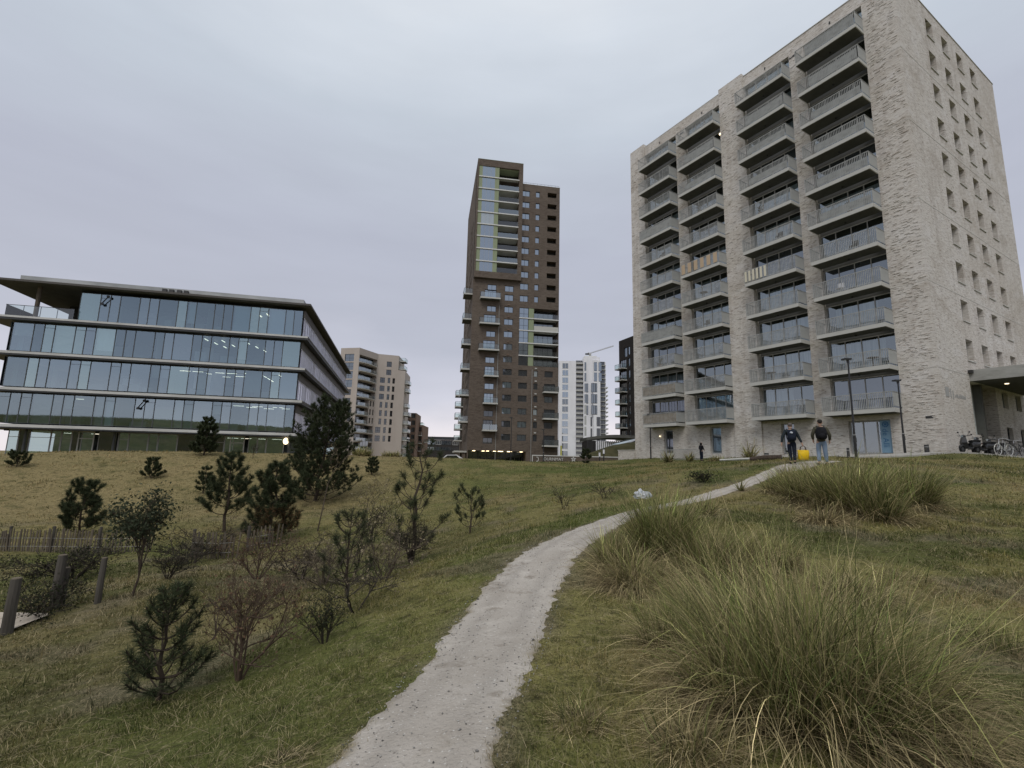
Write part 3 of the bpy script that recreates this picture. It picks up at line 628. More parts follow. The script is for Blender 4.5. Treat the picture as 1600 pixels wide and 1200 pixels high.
# ================================================================ glass office
BY=.2158
off=thing('office_building','long low glass office with white floor bands and flat overhanging roof','building',(-24.4665,55.2137,-.9),BY,eye=True)
Z1=2.759; FH=3.7; GH=3.05; BW=28.2; BD=44.
XL=-30.6; XR=.75; YF=-.75; YB=46.4
for k in range(0,4):
    zt=Z1-.155+FH*k
    q=MB(); q.box(XL+.03,XR-.03,YF+.03,YB-.03,zt-.42,zt-.02); part('floor_slab',q,'frame_dark' if k else 'frame_dark',off)
    q=MB(); hh=(.29,.27,.24,.2)[k]
    q.box(XL,XR,YF,YF+.028,zt-hh,zt); q.box(XL,XL+.028,YF+.029,YB,zt-hh,zt); q.box(XL+.03,XR-.03,YF+.03,-.02,zt-.019,zt)
    part('floor_edge',q,'metal_edge',off)
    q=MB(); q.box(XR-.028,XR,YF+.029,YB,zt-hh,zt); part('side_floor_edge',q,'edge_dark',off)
q=MB(); q.box(XL,XR,YF,YB,17.38,17.6); part('roof_canopy',q,'edge_dark',off)
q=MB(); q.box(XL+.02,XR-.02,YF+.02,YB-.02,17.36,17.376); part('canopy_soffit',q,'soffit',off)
q=MB(); q.box(-29.3,-.54,1.65,44.5,17.61,18.75); part('roof_parapet',q,'roof_grey',off)
q=MB()
for x in (-15.6,-14.9,-14.1,-13.4): q.box(x,x+.45,1.4,1.64,18.2,18.55)
part('roof_vent',q,'dark_metal',off)
# interior: core, blinds, back rooms
q=MB(); q.box(-23.5,-2.6,8.5,36,-.9,17.35); part('core',q,'core_wall',off)
q=MB(); q.box(-24,-.3,.35,40,-.9,-.7); part('ground_slab',q,'concrete',off)
rb=random.Random(5); b0=.94
def office_front(k,start,phase,xl):
    z=Z1+FH*k; x=-start; us=[]; u=start; ph=phase
    pat=[1,1,2]
    while u<xl-.3:
        w=min(b0*pat[ph%3]*.99,xl-u); us.append((u,w)); u+=w; ph+=1
    for u,w in us:
        blind=rb.random()
        window(off,(-(u+w)+.004,.0,z+.004),0,w-.008,GH-.01,1,.03,'mullion_grey',rb.choice(('office_glass','office_glass','office_glass_dim','office_glass_pale') if k else ('office_glass','office_glass_dim')),.06,transom=.86 if (w<1.2 and rb.random()<.35) else None,name='window')
        if blind<.24:
            q=MB(); hb=rb.choice((1,1,.8,.45)); q.box(-(u+w)+.05,-u-.05,.35,.38,z+GH*(1-hb),z+GH-.03); part('blind',q,rb.choice(('room_light','white_clad','concrete')),off)
office_front(0,.15,1,BW); office_front(1,.10,2,BW); office_front(2,.12,2,BW); office_front(3,.15,0,22.5)
# desks and cupboards by the windows
for k in range(4):
    for i in range(9):
        q=MB(); x=-rb.uniform(1,22); y=rb.uniform(1.2,5); z=Z1+FH*k-.1; w=rb.uniform(.6,1.8); q.box(x-w,x,y,y+.7,z,z+rb.uniform(.7,1.3)); part('furniture',q,'room_light',off)
q=MB()
for k in range(3):
    for x in (-26.3,-24.9): 
        z=Z1+FH*k-.15; q.tube([(x,4.5,z),(x,4.5,z+3.2)],.22,10)
part('interior_column',q,'room_light',off)
for k in range(4):
    for i in range(7):
        x=-rb.uniform(1.2,22); y=rb.uniform(2.5,7.5); z=Z1+FH*k-.15; q=MB()
        if i%2: q.box(x-.06,x+.06,y-1.5,y+1.5,z,z+3.1); part('partition',q,'room_light',off)
        else: q.box(x-rb.uniform(1,2.2),x,y,y+.1,z,z+rb.uniform(1.6,3.1)); part('partition',q,rb.choice(('room_light','core_wall','white_clad','green_panel')),off)
# ceiling lights
lm=MB().box(-.55,.55,-.07,.07,0,.03).mesh('ceiling_light','lamp_strip'); lm2=MB().box(-.07,.07,-.5,.5,0,.03).mesh('ceiling_light','lamp_strip')
def clights(k,items,m):
    for (x,y) in items: part('ceiling_light',m,None,off,(x,y,Z1+FH*k+2.88))
clights(1,[(-12.5,2.2),(-11.2,2.2),(-10.2,3.4),(-9.0,2.2),(-7.7,2.2),(-7.4,4.2),(-11.7,5.2),(-9.3,5.2),(-5.6,4.2)],lm)
clights(1,[(x,y) for x in (-6.0,-4.4,-2.4) for y in (1.8,3.4,5.0,6.6)],lm2)
clights(2,[(x,y) for x,y in ((-10.6,1.8),(-10.2,3.6),(-9.8,5.4),(-8.9,2.0),(-8.5,4.2),(-8.2,6.3),(-6.3,2.2),(-5.9,4.2),(-5.5,6.2))],lm2)
clights(0,[(-6.6,2.3),(-5.6,3.6),(-4.6,2.3),(-3.9,4.4),(-2.4,2.3),(-1.9,3.6),(-22.6,2.4)],lm)
clights(3,[(-4.6,2.5),(-4.1,4.0),(-5.6,3.2)],lm2)
clights(-1,[(-8.6,2.5),(-6.9,2.5),(-5.5,2.5),(-3.8,2.5),(-2.2,2.5),(-22.8,2.5),(-20.3,2.5)],lm)
# ground floor glazing set back under the first band
q=MB(); q.box(-28.2,.0,1.6,1.7,2.0,2.2); part('bulkhead',q,'frame_dark',off)
q=MB(); q.box(-28.0,-23.6,9,9.2,-.68,2.15); part('back_wall',q,'core_wall',off)
u=1.2
while u<27.5:
    w=b0*(2 if rb.random()<.45 else 1); dr=abs(u-5.2)<.5 or abs(u-19.6)<.55
    window(off,(-(u+w)+.004,1.5,-.8),0,(w if not dr else 1.5)-.008,2.98,1,.06 if not dr else .11,'frame_grey' if not dr else 'concrete_light','office_glass' if rb.random()<.6 else 'pane_dark',.06,transom=.74 if rb.random()<.5 or dr else None,name='window' if not dr else 'door')
    u+=(w if not dr else 1.5)
for x in (-26,-18,-9,-.6): part('column',MB().tube([(x,1.2,-.9),(x,1.2,2.18)],.12,10),'mullion_grey',off)
# terrace at the left of the top floor
q=MB(); q.quad((-22.5,0,13.7),(-22.5,8,13.7),(-22.5,8,17.35),(-22.5,0,17.35)); part('terrace_side_glass',q,'office_glass',off)
q=MB(); q.box(-28.1,-22.6,8,8.2,13.7,17.35); part('terrace_back_wall',q,'room_dark',off)
for (x,y) in ((-26.75,.75),(-24.1,5.2)):
    q=MB(); q.tube([(x,y,13.72),(x,y,17.37)],.2,12); part('terrace_column',q,'wood_paling',off)
q=MB(); q.quad((-28.6,-.45,13.72),(-22.6,-.45,13.72),(-22.6,-.45,14.85),(-28.6,-.45,14.85)); q.quad((-28.6,8,13.72),(-28.6,-.45,13.72),(-28.6,-.45,14.85),(-28.6,8,14.85))
rl=part('terrace_railing',q,'clear_glass',off)
q=MB(); q.box(-28.65,-22.6,-.48,-.43,14.852,14.9); q.box(-28.65,-28.6,-.42,8,14.852,14.9)
for x in (-28.62,-27.1,-25.6,-24.1,-22.7): q.box(x-.02,x+.02,-.43,-.39,13.7,14.85)
for y in (1.5,3,4.5,6): q.box(-28.6,-28.56,y-.02,y+.02,13.7,14.85)
sub('handrail',q,'frame_dark',rl,(0,0,0))
# left end glazing
for k in range(3):
    z=Z1+FH*k; q=MB(); q.quad((-BW,40,z),(-BW,0,z),(-BW,0,z+GH),(-BW,40,z+GH)); p=part('end_glass',q,'office_glass',off)
    q=MB()
    for y in np.arange(0.03,40,1.88): q.box(-BW-.03,-BW-.002,y-.03,y+.03,z,z+GH)
    sub('mullion',q,'frame_dark',p,(0,0,0))
# right side: glass behind close white fins
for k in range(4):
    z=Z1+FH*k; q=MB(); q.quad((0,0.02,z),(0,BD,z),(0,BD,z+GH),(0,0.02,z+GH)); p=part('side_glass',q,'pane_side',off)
    q=MB(); q.box(-.06,.10,.03,BD,z+GH-.84,z+GH); part('soffit_reflection',q,'edge_dark',off)  # dark strip put in for the soffit's reflection in the side glass
    q=MB(); y=.5
    while y<BD:
        q.box(.01,.09,y-.02,y+.02,z+.01,z+GH-.85)
        y+=rb.choice((.6,.6,.94,.5,1.2))
    q.box(.02,.07,.03,BD,z+.02,z+.07); q.box(.02,.07,.03,BD,z+GH-.93,z+GH-.88); sub('louvre_screen',q,'fin_white',p,(0,0,0))
q=MB(); q.quad((XL+2,BD+.01,-.9),(0,BD+.01,-.9),(0,BD+.01,17.3),(XL+2,BD+.01,17.3)); part('rear_glass',q,'office_glass',off)
# cameras hung on the facade
for (x,z) in ((-19.8,16.6),(-15.0,5.55)):
    q=MB(); q.ball((x,-.3,z),(.16,.16,.14),8,6); q.tube([(x,-.3,z),(x-.5,-.25,z-.75)],.05,6); q.box(x-.62,x-.4,-.36,-.16,z-.95,z-.72); part('facade_camera',q,'black_paint',off)
q=MB(); q.ball((-.9,.9,1.75),(.3,.3,.38),10,7); part('globe_lamp',q,'lamp_warm',off)
# ================================================================ brown brick tower
CY=.1634
tw=thing('residential_tower','tall dark brown brick tower with green panels, loggias and hung balconies','building',(-9.014,102.414,-.9),CY,eye=True)
ops=[];wins=[]
def hole(u0,u1,a,b,d=.25,pm='pane_mid',cols=2,fr=.07,place=True,name='window'):
    ops.append((u0,u1,a,b,d)); 
    if place: wins.append((u0,u1,a,b,d,pm,cols,fr))
FL=2.81; rb=random.Random(21)
for k in range(10):
    hole(10.45,12.3,60.56-FL*k,61.96-FL*k,pm='pane_sky'); hole(13.7,14.65,60.6-FL*k,61.95-FL*k,pm='pane_sky',cols=1)
    hole(16.5,18.65,60.85-FL*k,62.05-FL*k,1.2,place=False)
hole(3.17,5.15,37.3,38.63,pm='pane_sky'); hole(7.05,9.0,37.3,38.64,pm='pane_sky'); hole(7.05,9.0,35.2,36.6,pm='pane_sky')
for k in range(11):
    z=33.83-2.8*k; hole(7.05,9.0,z-1.33,z,pm='pane_sky' if k<4 else rb.choice(('pane_mid','pane_dark','curtained')))
for k in range(6):
    z=19.8-2.8*k; p=lambda:rb.choice(('pane_mid','pane_dark','curtained','pane_dark'))
    hole(10.47,12.4,z-1.32,z,pm=p()); hole(13.86,14.76,z-1.35,z,pm='pane_pale' if k in(0,3) else 'pane_dark',cols=1)
    if k%2==0: hole(16.3,18.14,z-1.32,z,pm=p())
    else: hole(16.25,18.7,z-2.05,z,pm='pane_dark',cols=3)
for k in range(6):
    zb=[35.06,29.36,23.58,17.85,12.0,6.3][k]
    wide=k<3
    if k>0 or True: hole(2.6 if wide else 3.15,5.2,zb+.25,zb+2.35,pm='pane_sky' if k<5 else 'pane_dark',cols=3)
    hole(3.2,5.2,zb-2.6,zb-1.35,pm='pane_sky' if k<4 else 'pane_dark')
# low loggia block and base
hole(10.42,12.5,20.82,33.86,.2,place=False); hole(12.52,13.72,20.82,33.86,.2,place=False); hole(13.74,19.25,20.82,33.86,1.9,place=False)
hole(.2,12.46,-.7,2.24,2.5,place=False)
q=MB(); q.wall((0,0),(1,0),(0,1),19.4,-1.2,63.55,[o for o in ops]+[(-.0,10.4,39.9,63.56,.01)],.25)
# side walls, back and roof
LO=[]
for k in range(20):
    for y0 in (6.5,9.2,12,20,24.5): LO.append((28-y0-1.2,28-y0,4.2+2.81*k,6.0+2.81*k,.25))
q.wall((0,28),(0,-1),(1,0),28,-1.2,39.95,LO,.25)
q.wall((-.0,28),(0,-1),(1,0),26.2,39.951,67.85,[o for o in LO if o[3]<57],.25)
q.quad((19.4,0,-1.2),(19.4,28,-1.2),(19.4,28,63.55),(19.4,0,63.55)); q.quad((19.4,28,-1.2),(0,28,-1.2),(0,28,63.55),(19.4,28,63.55))
q.quad((0,0,63.55),(19.4,0,63.55),(19.4,28,63.55),(0,28,63.55))
q.quad((10.45,.0,63.551),(10.45,28,63.551),(10.45,28,67.9),(10.45,0,67.9)); q.quad((0,1.2,67.9),(10.45,1.2,67.9),(10.45,28,67.9),(0,28,67.9)); q.quad((0,28,63.5),(10.45,28,63.5),(10.45,28,67.9),(0,28,67.9))
part('wall',q,'brick_brown',tw)
# projecting frame box at the top left
FY=-.95
q=MB(); q.box(.02,10.47,FY,1.2,66.35,67.92); q.box(.021,.32,FY+.001,1.0,41.2,66.349); q.box(9.56,10.47,FY+.001,1.2,41.2,66.349); q.box(.02,10.47,FY,1.2,39.75,41.199)
part('frame_box',q,'brick_brown',tw)
q=MB(); q.box(.32,9.56,1.9,2.0,41.2,66.35); part('loggia_back',q,'room_dark',tw)
zs=[63.71,60.86,58.0,55.13,52.26,49.4,46.5,43.6,41.2]
q=MB(); q.box(.321,1.1,FY+.12,FY+.2,41.21,66.34); part('green_panel',q,'green_panel',tw)
q=MB(); q.box(4.02,4.95,FY+.12,FY+.2,41.21,66.34); q.box(4.87,4.95,FY+.201,1.89,41.21,66.34); part('green_panel',q,'green_panel',tw)
for i,z in enumerate(zs[:-1]):
    q=MB(); q.box(.3,4.96,FY-.06,FY+.10,z-.13,z+.10); q.box(4.961,9.6,FY-.06,FY+.10,z-.13,z+.10); q.box(4.961,9.55,FY+.101,1.89,z-.12,z+.09); part('floor_band',q,'frame_white',tw)
for i in range(9):
    zt=66.34 if i==0 else zs[i-1]-.14; zb=zs[i]+.11 if i<8 else 41.22
    window(tw,(1.1,FY+.14,zb),0,2.92,zt-zb,3,.05,'frame_grey','pane_pale' if i in(4,) else 'pane_sky',.06)
    if i>0:
        q=MB(); q.quad((4.97,FY+.02,zb),(9.55,FY+.02,zb),(9.55,FY+.02,zb+1.05),(4.97,FY+.02,zb+1.05)); part('glass_balustrade',q,'flat_glass' if i%2 else 'clear_glass',tw)
    if i==0: window(tw,(5.2,1.8,zb),0,1.2,2.2,1,.06,'frame_dark','pane_dark',.06); window(tw,(7.2,1.8,zb),0,2.0,2.2,2,.06,'frame_dark','pane_dark',.06)
q=MB(); q.box(4.96,9.55,-.5,1.88,66.2,66.34); part('loggia_ceiling',q,'green_panel',tw)
for (u0,u1,a,b,d,pm,cols,fr) in wins:
    if pm=='curtained':
        window(tw,(u0+.01,d-.06,a+.01),0,u1-u0-.02,b-a-.02,cols,fr,'frame_dark','flat_glass',.05)
        c=MB(); c.box(u0+.05,u1-.05,d+.0,d+.02,a+.05,b-.05); part('curtain',c,'curtain',tw)
    else: window(tw,(u0+.01,d-.06,a+.01),0,u1-u0-.02,b-a-.02,cols,fr,'frame_dark',pm,.05)
bk=MB(); bk.box(.4,19,2.5,2.6,-1,33.9); bk.box(10.5,19,1.4,1.5,34,62.8); part('inner_core',bk,'room_dark',tw)
# lower right loggias
zl=[31.5,28.7,25.87,23.04]
for i in range(5):
    zt=33.84 if i==0 else zl[i-1]-.13; zb=zl[i]+.1 if i<4 else 20.83
    window(tw,(10.44,.1,zb),0,2.04,zt-zb,2,.06,'frame_dark','pane_sky' if i<4 else 'pane_dark',.06,transom=.4)
    q=MB(); 
    pm='bamboo' if i==1 else ('clear_glass' if i!=4 else 'flat_glass')
    q.quad((13.76,-.05,zb),(19.3,-.05,zb),(19.3,-.05,zb+1.05),(13.76,-.05,zb+1.05)); part('glass_balustrade',q,pm if pm!='bamboo' else 'concrete_light',tw)
    window(tw,(13.9,1.8,zb),0,4.6,2.2,4,.07,'frame_dark','pane_mid',.06)
for z in zl:
    q=MB(); q.box(10.38,19.42,-.12,-.003,z-.13,z+.09); q.box(13.75,19.2,.0,1.85,z-.12,z+.08); part('floor_band',q,'frame_white',tw)
q=MB(); q.box(12.53,13.71,.06,.14,20.83,33.85); part('green_panel',q,'green_panel',tw)
# hung balconies: slab, glass front and sides
def hungbalc(root,loc,w,dp,rz=0,gm='clear_glass',slab='concrete_light',h=1.1,th=.32):
    q=MB(); q.box(0,w,-dp,-.003,0,th); o=part('balcony',q,slab,root,loc,rz)
    q=MB(); q.box(.05,w-.05,-dp+.05,-.05,-.012,-.002); sub('underside',q,'soffit',o)
    q=MB(); y=-dp+.06; q.quad((.04,y,th),(w-.04,y,th),(w-.04,y,th+h),(.04,y,th+h)); q.quad((.04,-.01,th),(.04,y,th),(.04,y,th+h),(.04,-.01,th+h)); q.quad((w-.04,y,th),(w-.04,-.01,th),(w-.04,-.01,th+h),(w-.04,y,th+h))
    g=sub('railing_glass',q,gm,o)
    q=MB(); q.box(0,w,y-.03,y+.03,th+h,th+h+.05)
    for x in (.03,w*.5,w-.03): q.box(x-.025,x+.025,y-.025,y+.025,th,th+h-.001)
    q.box(0,.05,y+.031,-.01,th+h,th+h+.05); q.box(w-.05,w,y+.031,-.01,th+h,th+h+.05)
    sub('handrail',q,'frame_dark',o)
    return o
for k,zb in enumerate([35.0,29.3,23.52,17.8,11.95,6.27]):
    if k<3: hungbalc(tw,(1.55,0,zb-.1),4.4,1.5,gm='clear_glass' if k else 'flat_glass')
    else: hungbalc(tw,(2.9,0,zb-.05),3.1,1.4,gm='clear_glass' if k<5 else 'flat_glass')
for zb in (14.9,9.15,3.4): hungbalc(tw,(15.85,0,zb-.05),3.35,1.4,gm='flat_glass')
for zb in (36.5,30.75,25.05,19.6,13.9,8.2): hungbalc(tw,(0,4.6,zb-.2),3.6,1.9,-HP)
for zb in (15.9,13.1,10.3,7.5,4.7): hungbalc(tw,(0,22,zb),3.6,1.9,-HP)
q=MB(); q.box(-2.6,-.003,1,9,1.75,2.1); part('side_canopy',q,'concrete_light',tw)
for (y,x) in ((1.6,-.6),(8.2,-.6),(1.6,-2.0)):
    q=MB(); q.box(x-.35,x+.35,y-.35,y+.35,-1.2,1.74); part('canopy_pillar',q,'brick_brown',tw)
for (u,z) in ((5.6,39),(13.2,20)):
    q=MB(); q.tube([(u+.3,-.06,-.8),(u+.3,-.06,z if u>9 else 33.9)],.05,6); part('downpipe',q,'frame_grey',tw)
for k in range(6):
    q=MB(); q.box(14.1,14.55,-.16,-.003,20.15-2.8*k,20.4-2.8*k); part('vent_hood',q,'concrete_light',tw)
for k in range(5):
    q=MB(); q.box(7.75,8.3,-.14,-.003,34.15-2.8*k,34.3-2.8*k); part('vent_hood',q,'brick_red',tw)
for (u,y) in ((1.2,.5),(3.2,1.0),(4.1,.6),(5.6,.7),(6.6,.6),(7.2,1.2),(8.6,.7),(9.0,.6),(11.3,.6)):
    q=MB(); q.box(u,u+.55,y,y+.3,2.12,2.22); part('ceiling_light',q,'lamp_small',tw)
for i in range(6): window(tw,(.4+i*2.02,2.42,-.6),0,1.98,2.8,2,.06,'frame_dark','pane_dark',.06,name='door')
q=MB(); q.box(.0,10.5,FY-.03,1.2,67.93,67.99); part('coping',q,'green_panel',tw)
q=MB(); q.box(10.5,19.45,-.05,.3,63.56,63.62); part('coping',q,'frame_white',tw)
q=MB()
for i in range(11): q.box(10.7+i*.86,10.73+i*.86,.6,.63,63.56,64.3)
q.box(10.7,19.35,.6,.63,64.3,64.34); part('roof_railing',q,'frame_dark',tw)
# ================================================================ faceted beige block
def facet(root,p,q_,z0,z1,ops,mt='render_beige',depth=.3):
    """wall from p to q (left to right seen from the camera), world coordinates relative to root"""
    d=Vector((q_[0]-p[0],q_[1]-p[1])); W=d.length; d/=W; nin=Vector((-d.y,d.x))
    m=MB(); m.wall(p,d,nin,W,z0,z1,ops,depth); part('wall',m,mt,root)
    return d,nin,W,math.atan2(d.y,d.x)
bg=thing('beige_apartment_building','beige faceted apartment building with rounded dark loggias','building',(-50,170,-1.5),0,eye=True)
off0=np.array([-50,170.])
P1,P2,P3,P4=[np.array(p)-off0 for p in ((-60.1,167.1),(-53.1,165.6),(-49.2,175.2),(-42.2,177.7))]
P0=np.array([-62,181.])-off0
zf=lambda k:-.2+3.03*k
ops1=[]; 
for k in range(12):
    a=zf(k)+.4
    if k>=8: ops1.append((1.7,5.2,a-.3,a+2.3))
    elif k>=6: ops1+= [(2.4,5.0,a,a+2.0)]
    else: ops1+= [(1.5,3.0,a,a+1.9),(4.2,5.7,a,a+1.9)]
d,n_,W,rz=facet(bg,P1,P2,-1.5,38,ops1)
for (u0,u1,a,b) in ops1:
    p=P1+np.array(d)*(u0+.01)+np.array(n_)*.22; window(bg,(p[0],p[1],a+.01),rz,u1-u0-.02,b-a-.02,2,.07,'frame_dark','pane_mid' if u1-u0>3 else 'pane_dark',.06,transom=.45)
# loggia face
dv=Vector(P3-P2); W2=dv.length
ops2=[(.25,W2-.3,zf(k)+.15,zf(k)+2.55,2.2) for k in range(12) if not 4<=k<7]+[(.25,W2*.66,zf(k)+.15,zf(k)+2.55,2.2) for k in (4,5,6)]
for k in (4,5,6): ops2+= [(W2*.72,W2*.80,zf(k)+.4,zf(k)+2.4,.3),(W2*.88,W2*.95,zf(k)+.4,zf(k)+2.4,.3)]
d,n_,W,rz=facet(bg,P2,P3,-1.5,38,ops2)
for (u0,u1,a,b,dp) in ops2:
    if dp<1:
        p=P2+np.array(d)*(u0+.01)+np.array(n_)*.2; window(bg,(p[0],p[1],a),rz,u1-u0-.02,b-a,1,.07,'frame_dark','pane_dark',.06); continue
    p=P2+np.array(d)*(u0+.01)+np.array(n_)*1.9; window(bg,(p[0],p[1],a+.02),rz,u1-u0-.02,b-a-.03,5,.08,'frame_dark','pane_dark',.06)
    L_=u1-u0; m=MB(); n=14; v=[]
    for i in range(n+1):
        t=i/n; bow=1.0*math.sin(math.pi*t)**.7*(1-.5*t); v.append((u0-.1+(L_+.3)*t,-bow))
    poly=v+[(u0+L_,.3),(u0,.3)]
    m.prism(poly,a-.35,a-.08); o=part('balcony',m,'concrete_light',bg,(P2[0],P2[1],0),rz)
    m=MB()
    for i in range(n): m.quad((*v[i],a),(*v[i+1],a),(*v[i+1],a+1.0),(*v[i],a+1.0))
    sub('railing_glass',m,'flat_glass',o)
# right face with windows
ops3=[]; pm3=[]
Wd=np.linalg.norm(P4-P3); k0=[1.6,3.4,5.1]
for k in range(2,12):
    a=zf(k)+.35
    if k>=10: ops3.append((3.2,5.0,a,a+2.0))
    elif k>=7: ops3+= [(1.2,2.9,a,a+2.0),(3.9,4.8,a,a+2.0),(5.6,6.5,a,a+2.0)]
    elif k>=4: ops3+= [(1.6,2.5,a,a+2.1),(3.5,4.4,a,a+2.1),(5.4,6.3,a,a+2.1)]
    else: ops3+= [(.6,2.4,a,a+2.1),(3.4,4.3,a,a+2.1),(5.3,6.2,a,a+2.1)]
d,n_,W,rz=facet(bg,P3,P4,-1.5,38,ops3)
for (u0,u1,a,b) in ops3:
    p=P3+np.array(d)*(u0+.01)+np.array(n_)*.22; window(bg,(p[0],p[1],a+.01),rz,u1-u0-.02,b-a-.02,2 if u1-u0>1.2 else 1,.08,'frame_dark','pane_dark',.06,transom=.4)
P5=P4+np.array(d)*2.6
facet(bg,P4,P5,-1.5,32.6,[])
m=MB(); m.prism([tuple(P0),tuple(P1+[.1,.3]),tuple(P2+[0,.5]),tuple(P3+[0,.5]),tuple(P4+[0,.3]),tuple(P4+[-.5,12])],37.7,37.98); part('roof',m,'render_beige',bg)
m=MB(); m.quad((*P4,-1.5),(*(P4+[-1,14]),-1.5),(*(P4+[-1,14]),38),(*P4,38)); m.quad((*P5,-1.5),(*(P5+[-1,14]),-1.5),(*(P5+[-1,14]),32.6),(*P5,32.6)); m.quad((*P0,-1.5),(*P1,-1.5),(*P1,38),(*P0,38))
m.quad((*P4,32.6),(*P5,32.6),(*(P5+[-1,14]),32.6),(*(P4+[-1,14]),32.6)); part('wall',m,'render_beige',bg)
for (z,x) in ((33.6,-.3),(36.6,-.3)): hungbalc(bg,(P4[0],P4[1]+1.2,z-.6),4,2.2,HP,slab='concrete_light',th=.3)
for k,z in enumerate((28,25,19.3,16.2,13,10,7,4,1)): hungbalc(bg,(P5[0],P5[1]+1,z-.3),5,1.9 if z<17 else 1.2,HP,slab='concrete_light',th=.3)
# two lower loggia bays at its foot
m=MB(); m.box(-6.6+.0,-.9,-3.2,.4,3.0,3.35); m.box(-6.6,-.9,-3.2,.4,6.1,6.4); m.box(-9.6,-.9,-3.0,.4,-.3,.05); part('podium_slab',m,'concrete_light',bg)
for x in (-8.9,-5.2,-1.9):
    for z in (.1,3.4): window(bg,(x,-.9,z),0,2.9,2.6,3,.08,'frame_dark','pane_mid',.06)
# ================================================================ smaller brick blocks behind it
def block(name,label,pxl,pxr,ytop,dist,depth,zg,mt,yaw=0.,rows=5,cols=2,wsz=(1.2,1.5),pm='pane_dark',cat='building'):
    a=atY(pxl,ytop,dist); b=atY(pxr,ytop,dist); W=b[0]-a[0]; H=(a[2]+b[2])/2
    r=thing(name,label,cat,(a[0],dist,zg),yaw,eye=True)
    fh=(H-zg)/rows; o=[]
    for k in range(rows):
        for c in range(cols):
            x=W*(c+.5)/cols-wsz[0]/2; z=zg+fh*k+fh*.3; o.append((x,x+wsz[0],z,z+wsz[1]))
    m=MB(); m.wall((0,0),(1,0),(0,1),W,zg-.5,H,o,.2); m.quad((W,0,zg-.5),(W,depth,zg-.5),(W,depth,H),(W,0,H)); m.quad((0,depth,zg-.5),(0,0,zg-.5),(0,0,H),(0,depth,H)); m.quad((W,depth,zg-.5),(0,depth,zg-.5),(0,depth,H),(W,depth,H)); m.quad((0,0,H),(W,0,H),(W,depth,H),(0,depth,H))
    part('wall',m,mt,r)
    for (x0,x1,z0,z1) in o: window(r,(x0+.01,.14,z0+.01),0,x1-x0-.02,z1-z0-.02,1 if x1-x0<1.6 else 2,.08,'frame_dark',pm,.05)
    return r,W,H
r1,W1,H1=block('brick_apartment_building','reddish brown brick block stepping out behind the beige faceted building',626,650.5,645,195,14,-1.2,'brick_red',.05,7,3,(1.4,1.8))
for k in range(5): hungbalc(r1,(.3,0,2.2+2.9*k),3.0,1.5)
r2,W2_,H2=block('terraced_apartment_building','small brown block with glazed balconies, lowest of the brick group by the pine','650','661',663,205,14,-1.2,'brick_red',0,5,1,(2.2,1.9)) if False else block('terraced_apartment_building','small brown brick block with projecting balconies next to the sky gap',650,661,664,205,14,-1.2,'brick_red',0,4,1,(2.0,1.9))
for k in range(3): hungbalc(r2,(.2,0,3.4+3.2*k),2.6,1.6)
hungbalc(r2,(W2_,3,7.2),3,1.8,HP)
m=MB(); m.box(.1,W2_-.3,.5,5,H2,H2+1.1); part('roof_terrace',m,'clear_glass',r2)
# far low dark office
r3=thing('distant_office','long low dark office with a bluish glass band far behind the brown tower','building',(-60,290,-1.5),0,eye=True)
a=atY(660,683,290); 
q=MB(); q.box(0,52,0,30,-2,atY(690,687,290)[2]-.1); part('wall',q,'brick_black',r3)
z=atY(690,689,290)[2]
for i in range(13): window(r3,(6+i*3.3,-.12,z-2.2),0,3.2,2.3,3,.1,'frame_white' if i%3==0 else 'frame_dark','pane_sky',.1)
for i in range(12): window(r3,(6+i*3.3,-.12,z-5.6),0,3.2,2.0,3,.1,'frame_dark','pane_mid' if i%3 else 'pane_sky',.1)
q=MB(); q.box(8,40,3,12,z+1.2,z+2.6); part('roof_plant',q,'frame_dark',r3)
# ================================================================ white tower
gw=thing('white_tower','white high rise with stacked grey loggias and tall narrow windows','building',(32.4,330.8,-1),-.02,eye=True)
def strip(u0,u1,zs,y,pm='pane_mid',cols=1,fm='frame_grey'):
    for (a,b) in zs: window(gw,(u0,y,a),0,u1-u0,b-a,cols,.12,fm,pm,.1)
q=MB(); q.box(0,11.5,0,22,-2,70); q.box(11.51,16.4,2.6,22,-2,70.6); q.box(16.41,27.6,-1.2,22,-2,72.6); q.box(27.61,32.5,3.5,20,-2,70.4); q.box(22.9,27.61,-3.2,-1.21,-2,70.2); part('wall',q,'white_clad',gw)
zs=[(66.5-10.6*i-7.6,66.5-10.6*i) for i in range(6)]
for i in range(7):
    for j in range(2):
        z=68.6-10.0*i-4.9*j; window(gw,(2.0,-.12,z-4.2),0,4.2,4.0,2,.2,'frame_white','pane_sky' if (i+j)%3 else 'pane_mid',.1)
for k in range(22):
    z=68.2-3.15*k
    q=MB(); q.box(11.52,16.39,-.4,2.5,z-.25,z); part('balcony',q,'frame_white',gw)
    q=MB(); q.quad((11.55,-.38,z),(16.35,-.38,z),(16.35,-.38,z+1.1),(11.55,-.38,z+1.1)); part('railing',q,'frame_grey',gw)
    window(gw,(11.6,2.45,z+.02),0,4.7,2.7,3,.2,'frame_grey','pane_dark',.1)
for i in range(9):
    z=69.5-7.4*i; window(gw,(17.0,-1.32,z-6.6),0,1.5,6.2,1,.15,'frame_white','pane_mid' if i<4 else 'panel_grey',.1)
for i in range(2): 
    for x in (22.95,27.0-.9): window(gw,(x+.4,-3.32,69-7.2*i-6.4),0,2.0 if x<24 else 3.6-1.5,6.1,2,.2,'frame_dark','pane_sky',.1)
for i in range(3):
    for x,w in ((20.6,1.2),(23.6,3.0),(27.0-.4,1.0)): window(gw,(x-2.2,-1.34 if x<22.9 else -3.34,54.6-7.6*i-6.6),0,w,6.2,1 if w<2 else 2,.2,'frame_dark','pane_mid',.1)
